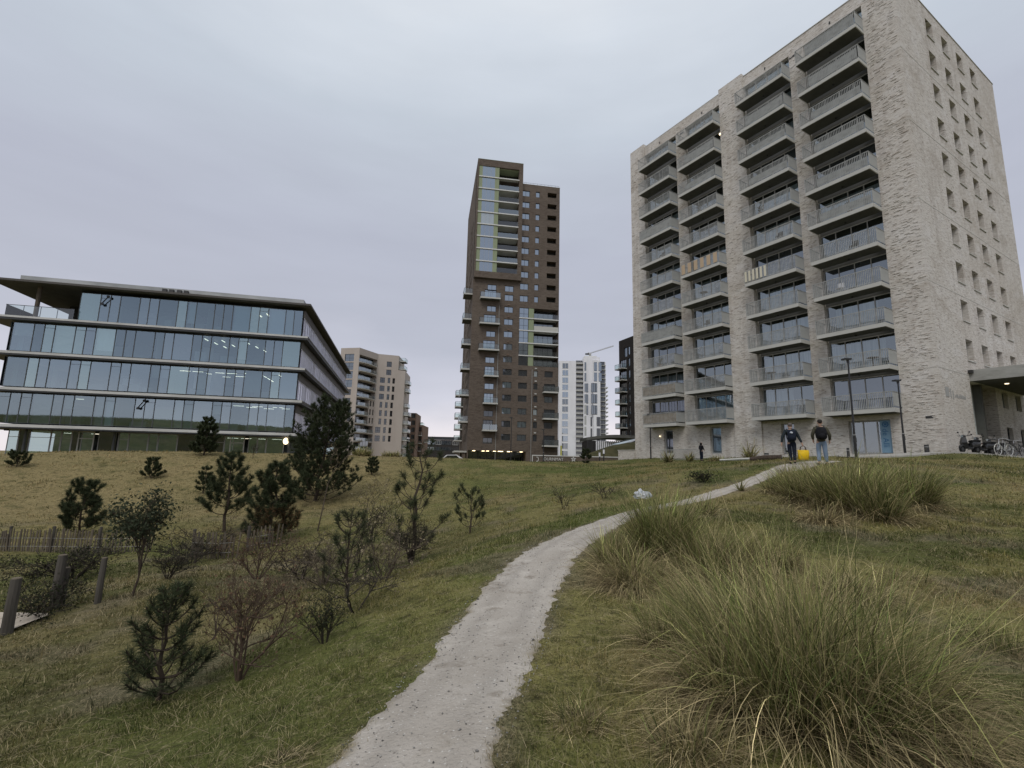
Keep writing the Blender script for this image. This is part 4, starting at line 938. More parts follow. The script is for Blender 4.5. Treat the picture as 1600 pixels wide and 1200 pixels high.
for i in range(5):
    for x,w in ((21.2,1.1),(25,2.4)): window(gw,(x,-1.36 if x<22 else -3.36,31.6-7.6*i-6.6),0,w,6.2,1 if w<2 else 2,.2,'frame_dark','pane_dark',.1)
for k in range(21):
    z=67.8-3.15*k; q=MB(); q.box(27.65,32.3,1.6,3.45,z-.22,z); part('balcony',q,'frame_white',gw); window(gw,(27.8,3.35,z+.1),0,3.9,2.6,2,.3,'frame_dark','pane_dark',.1)
q=MB(); q.box(17.5,26,2,12,72.61,74.2); part('roof_plant',q,'frame_white',gw)
g2=thing('rear_white_tower','slender white slab with stepped balconies behind the white high rise','building',(66.0,360,-1),0,eye=True)
a=atY(936,599,360); q=MB(); q.box(0,3.8,0,10,-2,a[2]); part('wall',q,'white_clad',g2)
for k in range(16):
    z=a[2]-3.1*(k+1); q=MB(); q.box(3.81,6.0,1,8,z,z+.8); part('balcony',q,'frame_white',g2)
    window(g2,(1.2,-.1,z+.4),0,1.5,2.0,1,.2,'frame_grey','pane_mid',.08)
cr=thing('tower_crane','small slewing jib crane standing on the roof of the white high rise','crane',(54.5,336,74.2),0)
q=MB(); q.box(-.7,.7,-.7,.7,0,2.4); q.box(-1.6,-.5,-.4,.4,2.41,3.2); part('cab',q,'frame_grey',cr,(0,0,0))
q=MB()
for (dy,dz) in ((-.3,0),(.3,0),(0,.55)): q.tube([(0,dy,2.5+dz),(16.6,dy,8.2+dz)],.12,5)
for i in range(12):
    t=i/12; t2=(i+1)/12; q.tube([(16.6*t,-.3,2.5+5.7*t),(16.6*t2,0,3.05+5.7*t2)],.07,4)
part('jib',q,'frame_grey',cr,(0,0,0))
q=MB(); q.box(-3.4,-.71,-.5,.5,1.6,2.6); part('counterweight',q,'dark_metal',cr,(0,0,0))
# ================================================================ dark brick block with balconies
hb=thing('black_brick_building','near black brick apartment building with pale balconies, half hidden by the pale block','building',(28.7,128.8,0.),0,eye=True)
e=Vector((2.5,-6.5)).normalized(); yaw=math.atan2(e.y,e.x); hb.rotation_euler=(0,0,yaw)
W=15; hops=[]
for k in range(10):
    z=30.6-3.12*k; hops+= [(3.9,5.0,z-2.2,z),(6.6,7.6,z-2.3,z)]
    hops.append((.3,3.3,z-2.5,z,.3) if k else (2.2,4.6-.8,z-2.5,z,.3))
m=MB(); m.wall((0,0),(1,0),(0,1),W,-1,33,[o for o in hops]); m.quad((0,16,-1),(0,0,-1),(0,0,33),(0,16,33)); m.quad((0,0,33),(W,0,33),(W,16,33),(0,16,33)); m.quad((W,16,-1),(0,16,-1),(0,16,33),(W,16,33)); m.quad((W,0,-1),(W,16,-1),(W,16,33),(W,0,33))
part('wall',m,'brick_black',hb)
for o in hops: window(hb,(o[0]+.01,.2,o[2]+.01),0,o[1]-o[0]-.02,o[3]-o[2]-.02,1 if o[1]-o[0]<1.5 else 3,.1,'frame_white' if o[0]>6 else 'frame_dark','pane_sky' if o[0]>6 or o[0]>2 and o[2]>27 else 'pane_mid',.06)
for k in range(1,10):
    z=30.6-3.12*k-2.7; hungbalc(hb,(.1,0,z),3.5,1.5,gm='clear_glass' if k%3 else 'flat_glass',th=.25)
for k in range(10):
    z=31.6-3.12*k-2.7; hungbalc(hb,(0,5.0,z),3.4,1.3,-HP,th=.25)
# ================================================================ pavilion, lettered wall, lamps and small things in the distance
pv=thing('pavilion','low curved pavilion with white columns and a sloping panelled roof beside the pale block','building',(16,92,1.0),0,eye=True)
A_=lambda px,py,y: atY(px,py,y)
a=A_(915,684,96); b=A_(994,681.5,90)
q=MB(); n=14; top=[]
for i in range(n+1):
    t=i/n; p=a*(1-t)+b*t; top.append((p[0]-16,p[1]-92,p[2]+.35*math.sin(math.pi*t)))
for i in range(n):
    x0,y0,z0=top[i];x1,y1,z1=top[i+1]
    q.add([(x0,y0-1.2,z0),(x1,y1-1.2,z1),(x1,y1+8,z1+.2),(x0,y0+8,z0+.2),(x0,y0-1.2,z0-.55),(x1,y1-1.2,z1-.55),(x1,y1+8,z1-.5),(x0,y0+8,z0-.5)],[(0,1,2,3),(4,7,6,5),(0,4,5,1),(2,6,7,3),(1,5,6,2),(3,7,4,0)])
part('roof',q,'soffit',pv)
x0=A_(915,690,96)[0]-16; x1=A_(930,690,96)[0]-16
q=MB(); q.box(x0,x1,2,9,.2,A_(915,684,96)[2]-.6); part('dark_wing',q,'brick_black',pv)
q=MB()
for i in range(8): q.box(x0+i*.25,x0+i*.25+.1,1.9,1.98,.2,A_(915,684,96)[2]-.62)
part('slat',q,'frame_dark',pv)
for i in range(13):
    px=931+i*3.1; p=A_(px,695,94); q=MB(); q.tube([(p[0]-16,1.2,1.0),(p[0]-16,1.2,A_(px,685.4,94)[2]-.5)],.13,8); part('column',q,'white_clad',pv)
q=MB(); q.box(x1,A_(994,690,94)[0]-16,3.5,3.6,.5,A_(940,685.4,94)[2]-.5); part('glazing',q,'pane_pale',pv)
c=[A_(955,694.5,78),A_(972,694,78),A_(994,685.5,80),A_(976,687.5,86)]
q=MB(); q.add([(p[0]-16,p[1]-92,p[2]) for p in c]+[(p[0]-16,p[1]-92,p[2]-.25) for p in c],[(0,1,2,3),(7,6,5,4),(0,4,5,1),(1,5,6,2),(2,6,7,3),(3,7,4,0)]); part('roof_panel',q,'pane_pale',pv)
# green bank the panel lies on
q=MB(); pts=[]
bk=[(913,709,72),(930,703,74),(950,696,76),(975,691,78),(1000,688,80)]
V=[];F_=[]
for (px,py,y) in bk:
    t=A_(px,py,y); V+= [(t[0],t[1]-6,-.3),(t[0],t[1]-2.5,t[2]-.6),(t[0],t[1],t[2]-.15),(t[0]+.5,t[1]+7,t[2]-.25)]
for i in range(len(bk)-1):
    for k in range(3): F_.append((i*4+k,i*4+4+k,i*4+5+k,i*4+1+k))
q.add(V,F_); me=q.mesh('bank','hedge_far',True); struct('bank',me)
lwl=thing('lettered_wall','long low dark garden wall with pale coping and white letters','wall',(0,68,-.2),0,eye=True)
p0=A_(832,710.7,68); p1=A_(993,710.2,68)
q=MB(); q.box(p0[0],p1[0],0,.35,-1,p0[2]-.12); part('wall',q,'brick_brown',lwl)
q=MB(); q.box(p0[0]-.05,p1[0],-.05,.40,p0[2]-.119,p0[2]); q.box(p0[0]-.06,p0[0]+.04,-.06,-.003,-.2,p0[2]-.121); part('coping',q,'frame_white',lwl)
tm=textmesh('OURNMAT',1.0,'frame_white',.03)
w=tm.vertices; xs=[v.co.x for v in w]
xa=A_(849,718,68)[0]; xb=A_(880,718,68)[0]; zz=A_(860,719.6,68)[2]; k=(xb-xa)/(max(xs)-min(xs))
o=link('lettering',tm,lwl); o.matrix_local=Matrix(((k,0,0,xa),(0,0,-1,-.05),(0,k*1.05,0,zz+.2),(0,0,0,1)))
q=MB(); xs_=A_(896,717.5,68); 
for i in range(5):
    t=math.pi/2+2*math.pi*i/5; t2=t+2*math.pi*2/5; q.tube([(xs_[0]+.36*math.cos(t),-.06,xs_[2]+.36*math.sin(t)),(xs_[0]+.36*math.cos(t2),-.06,xs_[2]+.36*math.sin(t2))],.045,5)
part('star_emblem',q,'frame_white',lwl)
q=MB(); xs_=A_(839,717.5,68); q.tube([(xs_[0]+.25*math.cos(t)*.8,-.06,xs_[2]+.3*math.sin(t)) for t in np.linspace(-2,2,9)],.05,5); part('emblem',q,'frame_white',lwl)
# yellow sign and white van in the distance
yb=thing('yellow_post','bright yellow post standing beside the white high rise','post',tuple(onray(876.5,110)),0)
p=A_(876.5,700,110); q=MB(); q.box(-.16,.16,-.1,.1,0,p[2]-yb.location.z+.3); q.box(-.17,.17,-.11,.11,p[2]-yb.location.z+.301,p[2]-yb.location.z+.5)
mat('yellow_paint',(.75,.72,.08),.5,.3); part('sign_board',q,'yellow_paint',yb,(0,0,0))
def van(px,py,dist):
    p=atY(px,py,dist); z=hz(p[0],p[1])
    v=thing('white_car','white car parked far off by the foot of the brown tower','car',(p[0],p[1],z),.15)
    prof=[(-2.2,.35),(-2.2,.8),(-1.9,1.0),(-1.25,1.08),(-.6,1.55),(.9,1.6),(1.7,1.15),(2.1,1.0),(2.15,.35)]
    m=MB(); n=len(prof); V=[(x,-.85,z) for x,z in prof]+[(x,.85,z) for x,z in prof]
    m.add(V,[tuple(range(n)),tuple(range(n,2*n))[::-1]]+[(i,n+i,n+(i+1)%n,(i+1)%n) for i in range(n)]); part('body',m,'white_clad',v,(0,0,0))
    m=MB(); m.quad((-.95,-.86,1.08),(1.3,-.86,1.1),(.85,-.86,1.5),(-.5,-.86,1.47)); part('side_window',m,'pane_dark',v,(0,0,0))
    for x in (-1.35,1.35):
        m=MB(); m.ring((x,-.8,.32),.23,.10,'y',14,6); w=part('wheel',m,'rubber',v,(0,0,0)); m=MB(); m.tube([(x,-.9,.32),(x,-.72,.32)],.17,10); sub('rim',m,'silver_paint',w)
van(704,712,75)
# ---- street lamps
def lamp(name,label,px,pyt,pyb,dist,arm,grp='slim black street lamps'):
    b=onray(px,dist); t=atY(px,pyt,dist); h=t[2]-b[2]
    o=thing(name,label,'street lamp',tuple(b),0,grp)
    m=MB(); m.tube([(0,0,-.1),(0,0,1.3)],.075,10); m.tube([(0,0,1.301),(0,0,h)],[.058,.042],10); part('pole',m,'black_paint',o,(0,0,0))
    m=MB(); m.box(-.06,.055,-.062,-.078,.9,1.15); part('hatch',m,'dark_metal',o,(0,0,0))
    m=MB(); m.box(-.28 if arm<0 else -.12,.12 if arm<0 else .28,-.16,.16,h,h+.09); m.tube([(0,0,h-.15),(0,0,h+.02)],.07,8); hd=part('lamp_head',m,'black_paint',o,(0,0,0))
    m=MB(); m.box(-.2 if arm<0 else -.06,.06 if arm<0 else .2,-.1,.1,h-.012,h-.002); sub('lens',m,'pane_pale',hd)
    if pyb: m=MB(); m.tube([(0,0,1.30),(0,0,1.34)],.08,10); part('collar',m,'frame_grey',o,(0,0,0))
    return o
lamp('street_lamp','tall black street lamp in front of the fourth balcony column, nearest the banner',1338,563,709,27,-1)
lamp('street_lamp','black street lamp by the near corner of the pale block',1415,596,710,32,-1)
lamp('street_lamp','black street lamp before the far end of the pale block, beside the first door',1017,648,720,52,-1)
lamp('street_lamp','thin black lamp standing against the middle of the brown tower',798,653,716,61,-1)
lamp('street_lamp','thin black lamp at the left end of the lettered wall',849,672,718,64,-1)
def blight(px,pyt,d,label):
    b=onray(px,d); h=atY(px,pyt,d)[2]-b[2]; o=thing('path_light',label,'path light',tuple(b),0,'white topped path lights')
    m=MB(); m.tube([(0,0,-.1),(0,0,h-.55)],.07,8); part('post',m,'black_paint',o,(0,0,0)); m=MB(); m.tube([(0,0,h-.549),(0,0,h-.08)],.11,10); part('lantern',m,'white_clad',o,(0,0,0)); m=MB(); m.tube([(0,0,h-.079),(0,0,h)],[.14,.06],10); part('cap',m,'black_paint',o,(0,0,0))
blight(937,706,58,'shorter white topped path light, left of the pair by the lettered wall')
blight(943.5,701,55,'taller white topped path light, right of the pair by the lettered wall')
def bollard(px,d,h,r,label):
    b=onray(px,d); o=thing('bollard',label,'bollard',tuple(b),0,'low dark bollards'); m=MB(); m.tube([(0,0,-.1),(0,0,h*.8),(0,0,h)],[r,r,r*.92],10); part('post',m,'dark_metal',o,(0,0,0)); m=MB(); m.tube([(0,0,h*.72),(0,0,h*.78)],r*1.06,10); part('band',m,'frame_grey',o,(0,0,0))
bollard(1449.5,31,.55,.13,'stubby dark bollard standing by the near corner of the pale block')
bollard(1198,31,.45,.14,'stubby dark bollard on the grass before the third door')
bollard(1326,30,.6,.08,'thin dark bollard beside the glazed door with the banner')
# kerb line in front of the apartment block and timber edging
kb=thing('kerb','pale concrete kerb edging the grass before the parked scooters','kerb',(0,0,0),0)
m=MB(); pts=[onray(x,29.0) for x in np.linspace(1335,1680,14)]
for a,b in zip(pts[:-1],pts[1:]):
    m.add([(a[0],a[1],a[2]-.1),(b[0],b[1],b[2]-.1),(b[0],b[1],b[2]+.09),(a[0],a[1],a[2]+.09),(a[0],a[1]+.12,a[2]+.09),(b[0],b[1]+.12,b[2]+.09),(b[0],b[1]+.12,b[2]-.1),(a[0],a[1]+.12,a[2]-.1)],[(0,1,2,3),(3,2,5,4),(4,5,6,7)])
kb.location=tuple(pts[0]); part('kerb_stone',m,'paving',kb,tuple(-pts[0]))
pa=[p[:2]+np.array([0,.13]) for p in pts]; pb=[p+np.array([.5,2.4]) for p in pa]; sheet('pavement',(pa,pb),'paving',.07)
lg=thing('fallen_log','dark weathered log lying at the end of the path, left of the walkers','log',tuple(onray(1180,30)),0)
a=onray(1172,30)-onray(1180,30); b=onray(1221,29)-onray(1180,30)
m=MB(); m.tube([a+[0,0,.12],(a+b)/2+[0,0,.17],b+[0,0,.14]],[.15,.17,.16],9); part('trunk',m,'bark',lg,(0,0,0)); m=MB(); m.tube([b+[0,0,.14],b+[.03,-.02,.14]],[.15,.14],9); part('cut_end',m,'wood_grey',lg,(0,0,0))
l2=thing('timber_edging','pale timber edging board along the planting strip under the second balcony column','edging',tuple(onray(1140,36)),0)
a=onray(1125,36)-onray(1140,36); b=onray(1182,34)-onray(1140,36); m=MB(); m.tube([a+[0,0,.1],b+[0,0,.1]],.09,6); part('board',m,'concrete_light',l2,(0,0,0))
fn=thing('garden_fence','low light wire fence along the foot of the far facade','fence',tuple(onray(1040,50)),0)
m=MB(); o0=onray(1040,50)
for i in range(40):
    p=onray(1032+i*1.7,50-i*.15)-o0; m.tube([p,p+[0,0,1.0]],.02,4)
part('bars',m,'frame_grey',fn,(0,0,0)); m=MB(); a=onray(1032,50)-o0; b=onray(1098,44.2)-o0; m.tube([a+[0,0,1.0],b+[0,0,1.0]],.025,4); part('top_rail',m,'frame_grey',fn,(0,0,0))
# ---- plastic bag on the grass
def crumple(name,seed,r,sq,mt):
    rr=random.Random(seed); b=bmesh.new(); bmesh.ops.create_icosphere(b,subdivisions=3,radius=1)
    for v in b.verts:
        c=v.co.copy(); k=1+.28*math.sin(5*c.x+seed)*math.cos(4.3*c.y)+.16*math.sin(11*c.z+7*c.x)+rr.uniform(-.09,.09)
        v.co=Vector((c.x*k*r[0],c.y*k*r[1],max(c.z*k,-sq)*r[2]+sq*r[2]))
    me=bpy.data.meshes.new(name); b.to_mesh(me); b.free(); me.materials.append(M[mt]); return me
mat('plastic_white',(.72,.74,.78),.45,.4,noise=[((9,9,9),3,.5,.62,(.45,.50,.60),.6)],transl=.25)
p=ground(1004,779); pbg=thing('plastic_bag','crumpled white plastic bag lying on the grass left of the path','litter',tuple(p),.4)
part('bag_body',crumple('bag_body',3,(.30,.13,.20),.35,'plastic_white'),None,pbg,(0,0,0)); part('bag_handle',crumple('bag_handle',8,(.09,.04,.06),.3,'plastic_white'),None,pbg,(-.24,.0,.14))
# ---- bicycles and scooters
def wheel(root,x,R,mt='rubber',spokes=14,t=.018,rim='chrome',y=0):
    m=MB(); m.ring((0,0,0),R,t,'y',28,6); w=part('wheel',m,mt,root,(x,y,R+t))
    m=MB(); m.ring((0,0,0),R-t*1.3,t*.55,'y',28,5)
    for i in range(spokes):
        a=2*math.pi*i/spokes; m.tube([(0,.02*(-1)**i,0),((R-t)*math.cos(a),0,(R-t)*math.sin(a))],.0035,3)
    m.tube([(0,-.04,0),(0,.04,0)],.022,8); sub('rim',m,rim,w); return w
def bicycle(label,loc,rz,paint,tyre):
    o=thing('bicycle',label,'bicycle',loc,rz,'bicycles parked by the pale block'); R=.335
    wheel(o,-.53,R,tyre,rim='chrome'); wheel(o,.53,R,tyre,rim='chrome')
    z=R+.018; bb=(-.06,0,.29); st=(-.20,0,.80); hd=(.36,0,.82); hb=(.40,0,.70)
    m=MB(); 
    for a,b,r in ((bb,st,.017),(st,hd,.016),(bb,hb,.02),(hd,hb,.02),(bb,(-.53,.05,z),.011),(bb,(-.53,-.05,z),.011),(st,(-.53,.05,z),.010),(st,(-.53,-.05,z),.010)): m.tube([a,b],r,7)
    part('frame',m,paint,o,(0,0,0))
    m=MB()
    for s in (.055,-.055): m.tube([(.41,s,.66),(.46,s,.5),(.53,s,z)],.012,6)
    m.tube([(.40,0,.72),(.40,-.055,.66)],.014,5); m.tube([(.40,0,.72),(.40,.055,.66)],.014,5); part('fork',m,paint,o,(0,0,0))
    m=MB(); m.tube([(.35,0,.82),(.33,0,.98)],.013,6); m.tube([(.16,-.3,1.0),(.30,-.24,1.02),(.35,0,.98),(.30,.24,1.02),(.16,.3,1.0)],.012,6); part('handlebar',m,'chrome',o,(0,0,0))
    m=MB(); m.tube([(-.20,0,.80),(-.23,0,.93)],.013,6); m.add([(-.40,-.09,.95),(-.40,.09,.95),(-.1,.03,.97),(-.02,0,.96),(-.1,-.03,.97),(-.38,-.08,.90),(-.38,.08,.90),(-.06,0,.92)],[(0,1,2,3,4),(0,4,7,5),(1,6,7,2),(2,7,3),(4,3,7),(0,5,6,1),(5,7,6)]); part('saddle',m,'black_paint',o,(0,0,0))
    m=MB(); m.box(-.78,-.28,-.07,.07,.735,.75); m.tube([(-.72,.06,.74),(-.53,.06,z)],.008,5); m.tube([(-.72,-.06,.74),(-.53,-.06,z)],.008,5); part('carrier',m,'dark_metal',o,(0,0,0))
    m=MB(); m.ring(bb,.09,.012,'y',16,5); m.tube([(bb[0],-.08,.29),(bb[0]+.13,-.08,.18)],.012,5); m.tube([(bb[0],.08,.29),(bb[0]-.13,.08,.40)],.012,5); m.box(bb[0]+.09,bb[0]+.19,-.16,-.08,.165,.185); m.box(bb[0]-.19,bb[0]-.09,.08,.16,.39,.41); part('crank',m,'dark_metal',o,(0,0,0))
    return o
def scooter(label,loc,rz,paint,mirror=True):
    o=thing('scooter',label,'motor scooter',loc,rz,'motor scooters parked by the pale block')
    for x in (.62,-.62):
        m=MB(); m.ring((0,0,0),.165,.062,'y',20,8,1.1); w=part('wheel',m,'rubber',o,(x,0,.225)); m=MB(); m.tube([(0,-.04,0),(0,.04,0)],.11,12); sub('rim',m,'dark_metal',w)
    def loft(secs):
        m=MB(); n=10; V=[]
        for (x,z,w,h) in secs:
            for i in range(n):
                t=2*math.pi*i/n; V.append((x,w*math.copysign(abs(math.cos(t))**.7,math.cos(t)),z+h*math.copysign(abs(math.sin(t))**.7,math.sin(t))))
        k=len(secs); m.add(V,[(i*n+j,i*n+(j+1)%n,(i+1)*n+(j+1)%n,(i+1)*n+j) for i in range(k-1) for j in range(n)]+[tuple(range(n)),tuple(range((k-1)*n,k*n))[::-1]]); return m
    part('rear_body',loft([(-.95,.62,.04,.05),(-.8,.60,.13,.13),(-.5,.55,.17,.18),(-.2,.52,.17,.2),(-.05,.42,.15,.16)]),paint,o,(0,0,0),smooth=True)
    part('floorboard',loft([(-.1,.30,.16,.05),(.15,.28,.17,.045),(.38,.30,.17,.05)]),paint,o,(0,0,0),smooth=True)
    m=MB(); m.add([(.36,-.2,.3),(.36,.2,.3),(.46,.22,.62),(.42,.14,.95),(.42,-.14,.95),(.46,-.22,.62),(.50,0,.3),(.62,0,.62),(.52,0,.97)],[(0,1,2,3,4,5),(0,5,7,6),(5,4,8,7),(1,6,7,2),(2,7,8,3),(3,8,4),(0,6,1)]); part('leg_shield',m,paint,o,(0,0,0),smooth=False)
    part('front_mudguard',loft([(.40,.40,.07,.05),(.6,.47,.09,.05),(.78,.38,.08,.05),(.84,.3,.05,.04)]),paint,o,(0,0,0),smooth=True)
    m=MB(); m.tube([(.47,0,.95),(.62,.0,.225)],.03,8); part('fork',m,'dark_metal',o,(0,0,0))
    m=MB(); m.tube([(.33,-.34,1.03),(.40,-.12,1.02),(.40,.12,1.02),(.33,.34,1.03)],.02,7); m.ball((.42,0,1.0),(.11,.13,.09),10,7); hb=part('handlebar',m,'black_paint',o,(0,0,0))
    m=MB(); m.tube([(.52,0,.99),(.54,0,.99)],.065,10); sub('headlight',m,'pane_pale',hb)
    for s in (-1,1):
        m=MB(); m.tube([(.38,s*.2,1.03),(.36,s*.3,1.22)],.008,5); m.ball((.36,s*.31,1.25),(.02,.06,.045),8,6); part('mirror',m,'black_paint',o,(0,0,0))
    part('seat',loft([(-.9,.76,.10,.05),(-.6,.77,.15,.06),(-.3,.74,.15,.06),(-.08,.70,.10,.05)]),'rubber',o,(0,0,0),smooth=True)
    m=MB(); m.box(-1.0,-.97,-.06,.06,.55,.62); part('tail_light',m,'brick_red',o,(0,0,0)); m=MB(); m.tube([(-.2,-.19,.25),(-.85,-.2,.33)],.05,8); part('exhaust',m,'dark_metal',o,(0,0,0)); m=MB(); m.tube([(-.05,-.1,.26),(.02,-.2,.02)],.012,5); part('kickstand',m,'chrome',o,(0,0,0))
    return o
def onp(px,d): b=onray(px,d); return (b[0],b[1],b[2]+.07)
yw=math.pi+.25
scooter('black motor scooter parked nearest the wall corner, its front wheel pointing left',onp(1517,29.9),yw,'black_paint')
scooter('black motor scooter half hidden behind the first one, handlebar above its seat',onp(1538,30.7),yw-.1,'black_paint')
scooter('black motor scooter just left of the silver bicycle, last of the three',onp(1556,31.3),yw-.05,'black_paint')
bicycle('silver bicycle with pale tyres leaning in front of the dark ones',onp(1570,29.8),yw+.05,'silver_paint','concrete_light')
bicycle('dark bicycle behind the silver bicycle',onp(1576,30.8),yw,'black_paint','rubber')
bicycle('dark bicycle at the right end of the parked row',onp(1592,30.8),yw+.1,'dark_metal','rubber')
# ================================================================ people
def skin(name,chains,mt,sub_=2):
    """chains: list of lists of (x,y,z,r); a chain may start at an existing joint (same position)"""
    bm=bmesh.new(); ly=bm.verts.layers.skin.verify(); pos={}
    def vert(p):
        k=tuple(round(a,4) for a in p[:3])
        if k not in pos:
            v=bm.verts.new(k); v[ly].radius=(p[3],p[3]); v[ly].use_root=not pos; pos[k]=v
        return pos[k]
    for ch in chains:
        vs=[vert(p) for p in ch]
        for a,b in zip(vs[:-1],vs[1:]):
            if bm.edges.get((a,b)) is None: bm.edges.new((a,b))
    me=bpy.data.meshes.new(name); bm.to_mesh(me); bm.free(); o=bpy.data.objects.new(name,me); COL.objects.link(o)
    o.modifiers.new('s','SKIN').use_smooth_shade=True; sb=o.modifiers.new('b','SUBSURF'); sb.levels=sub_
    r=bpy.data.meshes.new_from_object(o.evaluated_get(bpy.context.evaluated_depsgraph_get())); bpy.data.objects.remove(o); bpy.data.meshes.remove(me)
    r.name=name; r.materials.clear(); r.materials.append(M[mt]); r.shade_smooth(); return r
mat('skin_tone',(.42,.27,.20),.6,.3); mat('hair_dark',(.02,.016,.013),.7,.3); mat('hair_grey',(.10,.08,.07),.7,.3); mat('cloth_navy',(.022,.028,.034),.9,.1,noise=[((6,6,6),3,.4,.7,(.04,.05,.055),.6)])
mat('cloth_olive',(.085,.08,.058),.9,.1,noise=[((5,5,5),3,.4,.7,(.06,.056,.04),.6)]); mat('denim',(.16,.22,.31),.9,.1,noise=[((5,5,4),3,.4,.7,(.23,.29,.38),.6)]); mat('cloth_black',(.010,.010,.012),.85,.15,noise=[((7,7,7),3,.4,.7,(.02,.02,.024),.6)]); mat('trouser_navy',(.016,.020,.032),.9,.1); mat('shoe_brown',(.05,.035,.025),.7,.3); mat('bag_yellow',(.80,.52,.01),.6,.3,noise=[((5,5,5),2,.45,.65,(.62,.38,.005),.6)])
def hand(w,s,dirv,curl=.3):
    """palm and five fingers hanging from wrist w; s = side"""
    w=np.array(w); d=np.array(dirv)/np.linalg.norm(dirv); fwd=np.array([0,1.,0]); inn=np.array([-s,0,0])
    ch=[[(*w,.03),(*(w+d*.05),.036),(*(w+d*.095),.034)]]
    pb=w+d*.095
    for i,(off,ln) in enumerate(((.032,.07),(.011,.08),(-.011,.075),(-.031,.058))):
        a=pb+fwd*off; b=a+d*ln*.5+inn*ln*curl*.4; c=b+d*ln*.42+inn*ln*curl; ch.append([(*pb,.034),(*(a+d*.012),.0105),(*b,.0095),(*c,.008)])
    t0=w+d*.05; ch.append([(*t0,.036),(*(t0+fwd*.045+d*.02),.012),(*(t0+fwd*.06+d*.05+inn*.02),.010)])
    return ch
def person(label,loc,rz,H,elb,wri,knee,ank,hair,jacket,trouser,shoe,lean=0,hood=False,jl=.84):
    k=H/1.78
    S=lambda ch:[[(x*k,(y+lean*max(z-.9,0))*k,z*k,r*k) for x,y,z,r in c] for c in ch]
    pel=(0,0,.96,.115); 
    ch=[[pel,(0,0,1.10,.105),(0,-.01,1.25,.125),(0,0,1.40,.12),(0,.01,1.50,.06),(0,.02,1.56,.055),(0,.03,1.63,.085),(0,.03,1.70,.092),(0,.025,1.765,.055)]]
    ch.append([(0,.03,1.63,.085),(0,.128,1.645,.018)])            # nose
    ch.append([(0,.03,1.63,.085),(0,.10,1.585,.03)])              # chin
    for s in (-1,1): ch.append([(0,.03,1.63,.085),(s*.092,.02,1.645,.018)])
    for s,e,w in ((-1,elb[0],wri[0]),(1,elb[1],wri[1])):
        ch.append([(0,0,1.40,.12),(s*.175,0,1.42,.062),(*e,.045),(*w,.03)]); dv=np.array(w)-np.array(e); dv=dv/np.linalg.norm(dv); dv[2]-=.4; ch+=hand(w,s,dv,.35)
    for s,kn,an in ((-1,knee[0],ank[0]),(1,knee[1],ank[1])):
        ch.append([pel,(s*.095,0,.90,.092),(*kn,.06),(*an,.042),(an[0],an[1]+.09,an[2]-.035,.034),(an[0]+s*.015,an[1]+.18,an[2]-.05,.026)])
    me=skin('person',S(ch),'skin_tone'); o=link('person',me,None,loc,rz); tag(o,label,'person')
    jc=[[(0,0,jl+.02,.17),(0,0,.96,.155),(0,-.01,1.12,.148),(0,-.01,1.27,.158),(0,0,1.40,.150),(0,.005,1.475,.09),(0,.015,1.515,.08)]]
    for s,e,w in ((-1,elb[0],wri[0]),(1,elb[1],wri[1])): jc.append([(0,0,1.40,.150),(s*.185,0,1.425,.085),(*e,.066),(w[0],w[1],w[2]+.015,.046)])
    sub('jacket',skin('jacket',S(jc),jacket),None,o)
    tc_=[[(0,0,.94,.135),(0,0,1.0,.13)]]
    for s,kn,an in ((-1,knee[0],ank[0]),(1,knee[1],ank[1])): tc_.append([(0,0,.94,.135),(s*.098,0,.86,.108),(*kn,.082),(an[0],an[1],an[2]+.02,.066)])
    sub('trousers',skin('trousers',S(tc_),trouser),None,o)
    for an,s in ((ank[0],-1),(ank[1],1)): sub('shoe',skin('shoe',S([[(an[0],an[1]-.03,an[2]-.03,.052),(an[0],an[1]+.07,an[2]-.035,.048),(an[0]+s*.015,an[1]+.19,an[2]-.045,.036)]]),shoe),None,o)
    hc=[[(0,.005,1.60,.075),(0,.0,1.68,.098),(0,.018,1.735,.094),(0,.04,1.765,.062)]] if not hood else [[(0,-.02,1.48,.11),(0,-.01,1.58,.112),(0,.0,1.68,.118),(0,.02,1.74,.09)]]
    sub('hair' if not hood else 'hood',skin('hair',S(hc),hair),None,o)
    return o,k
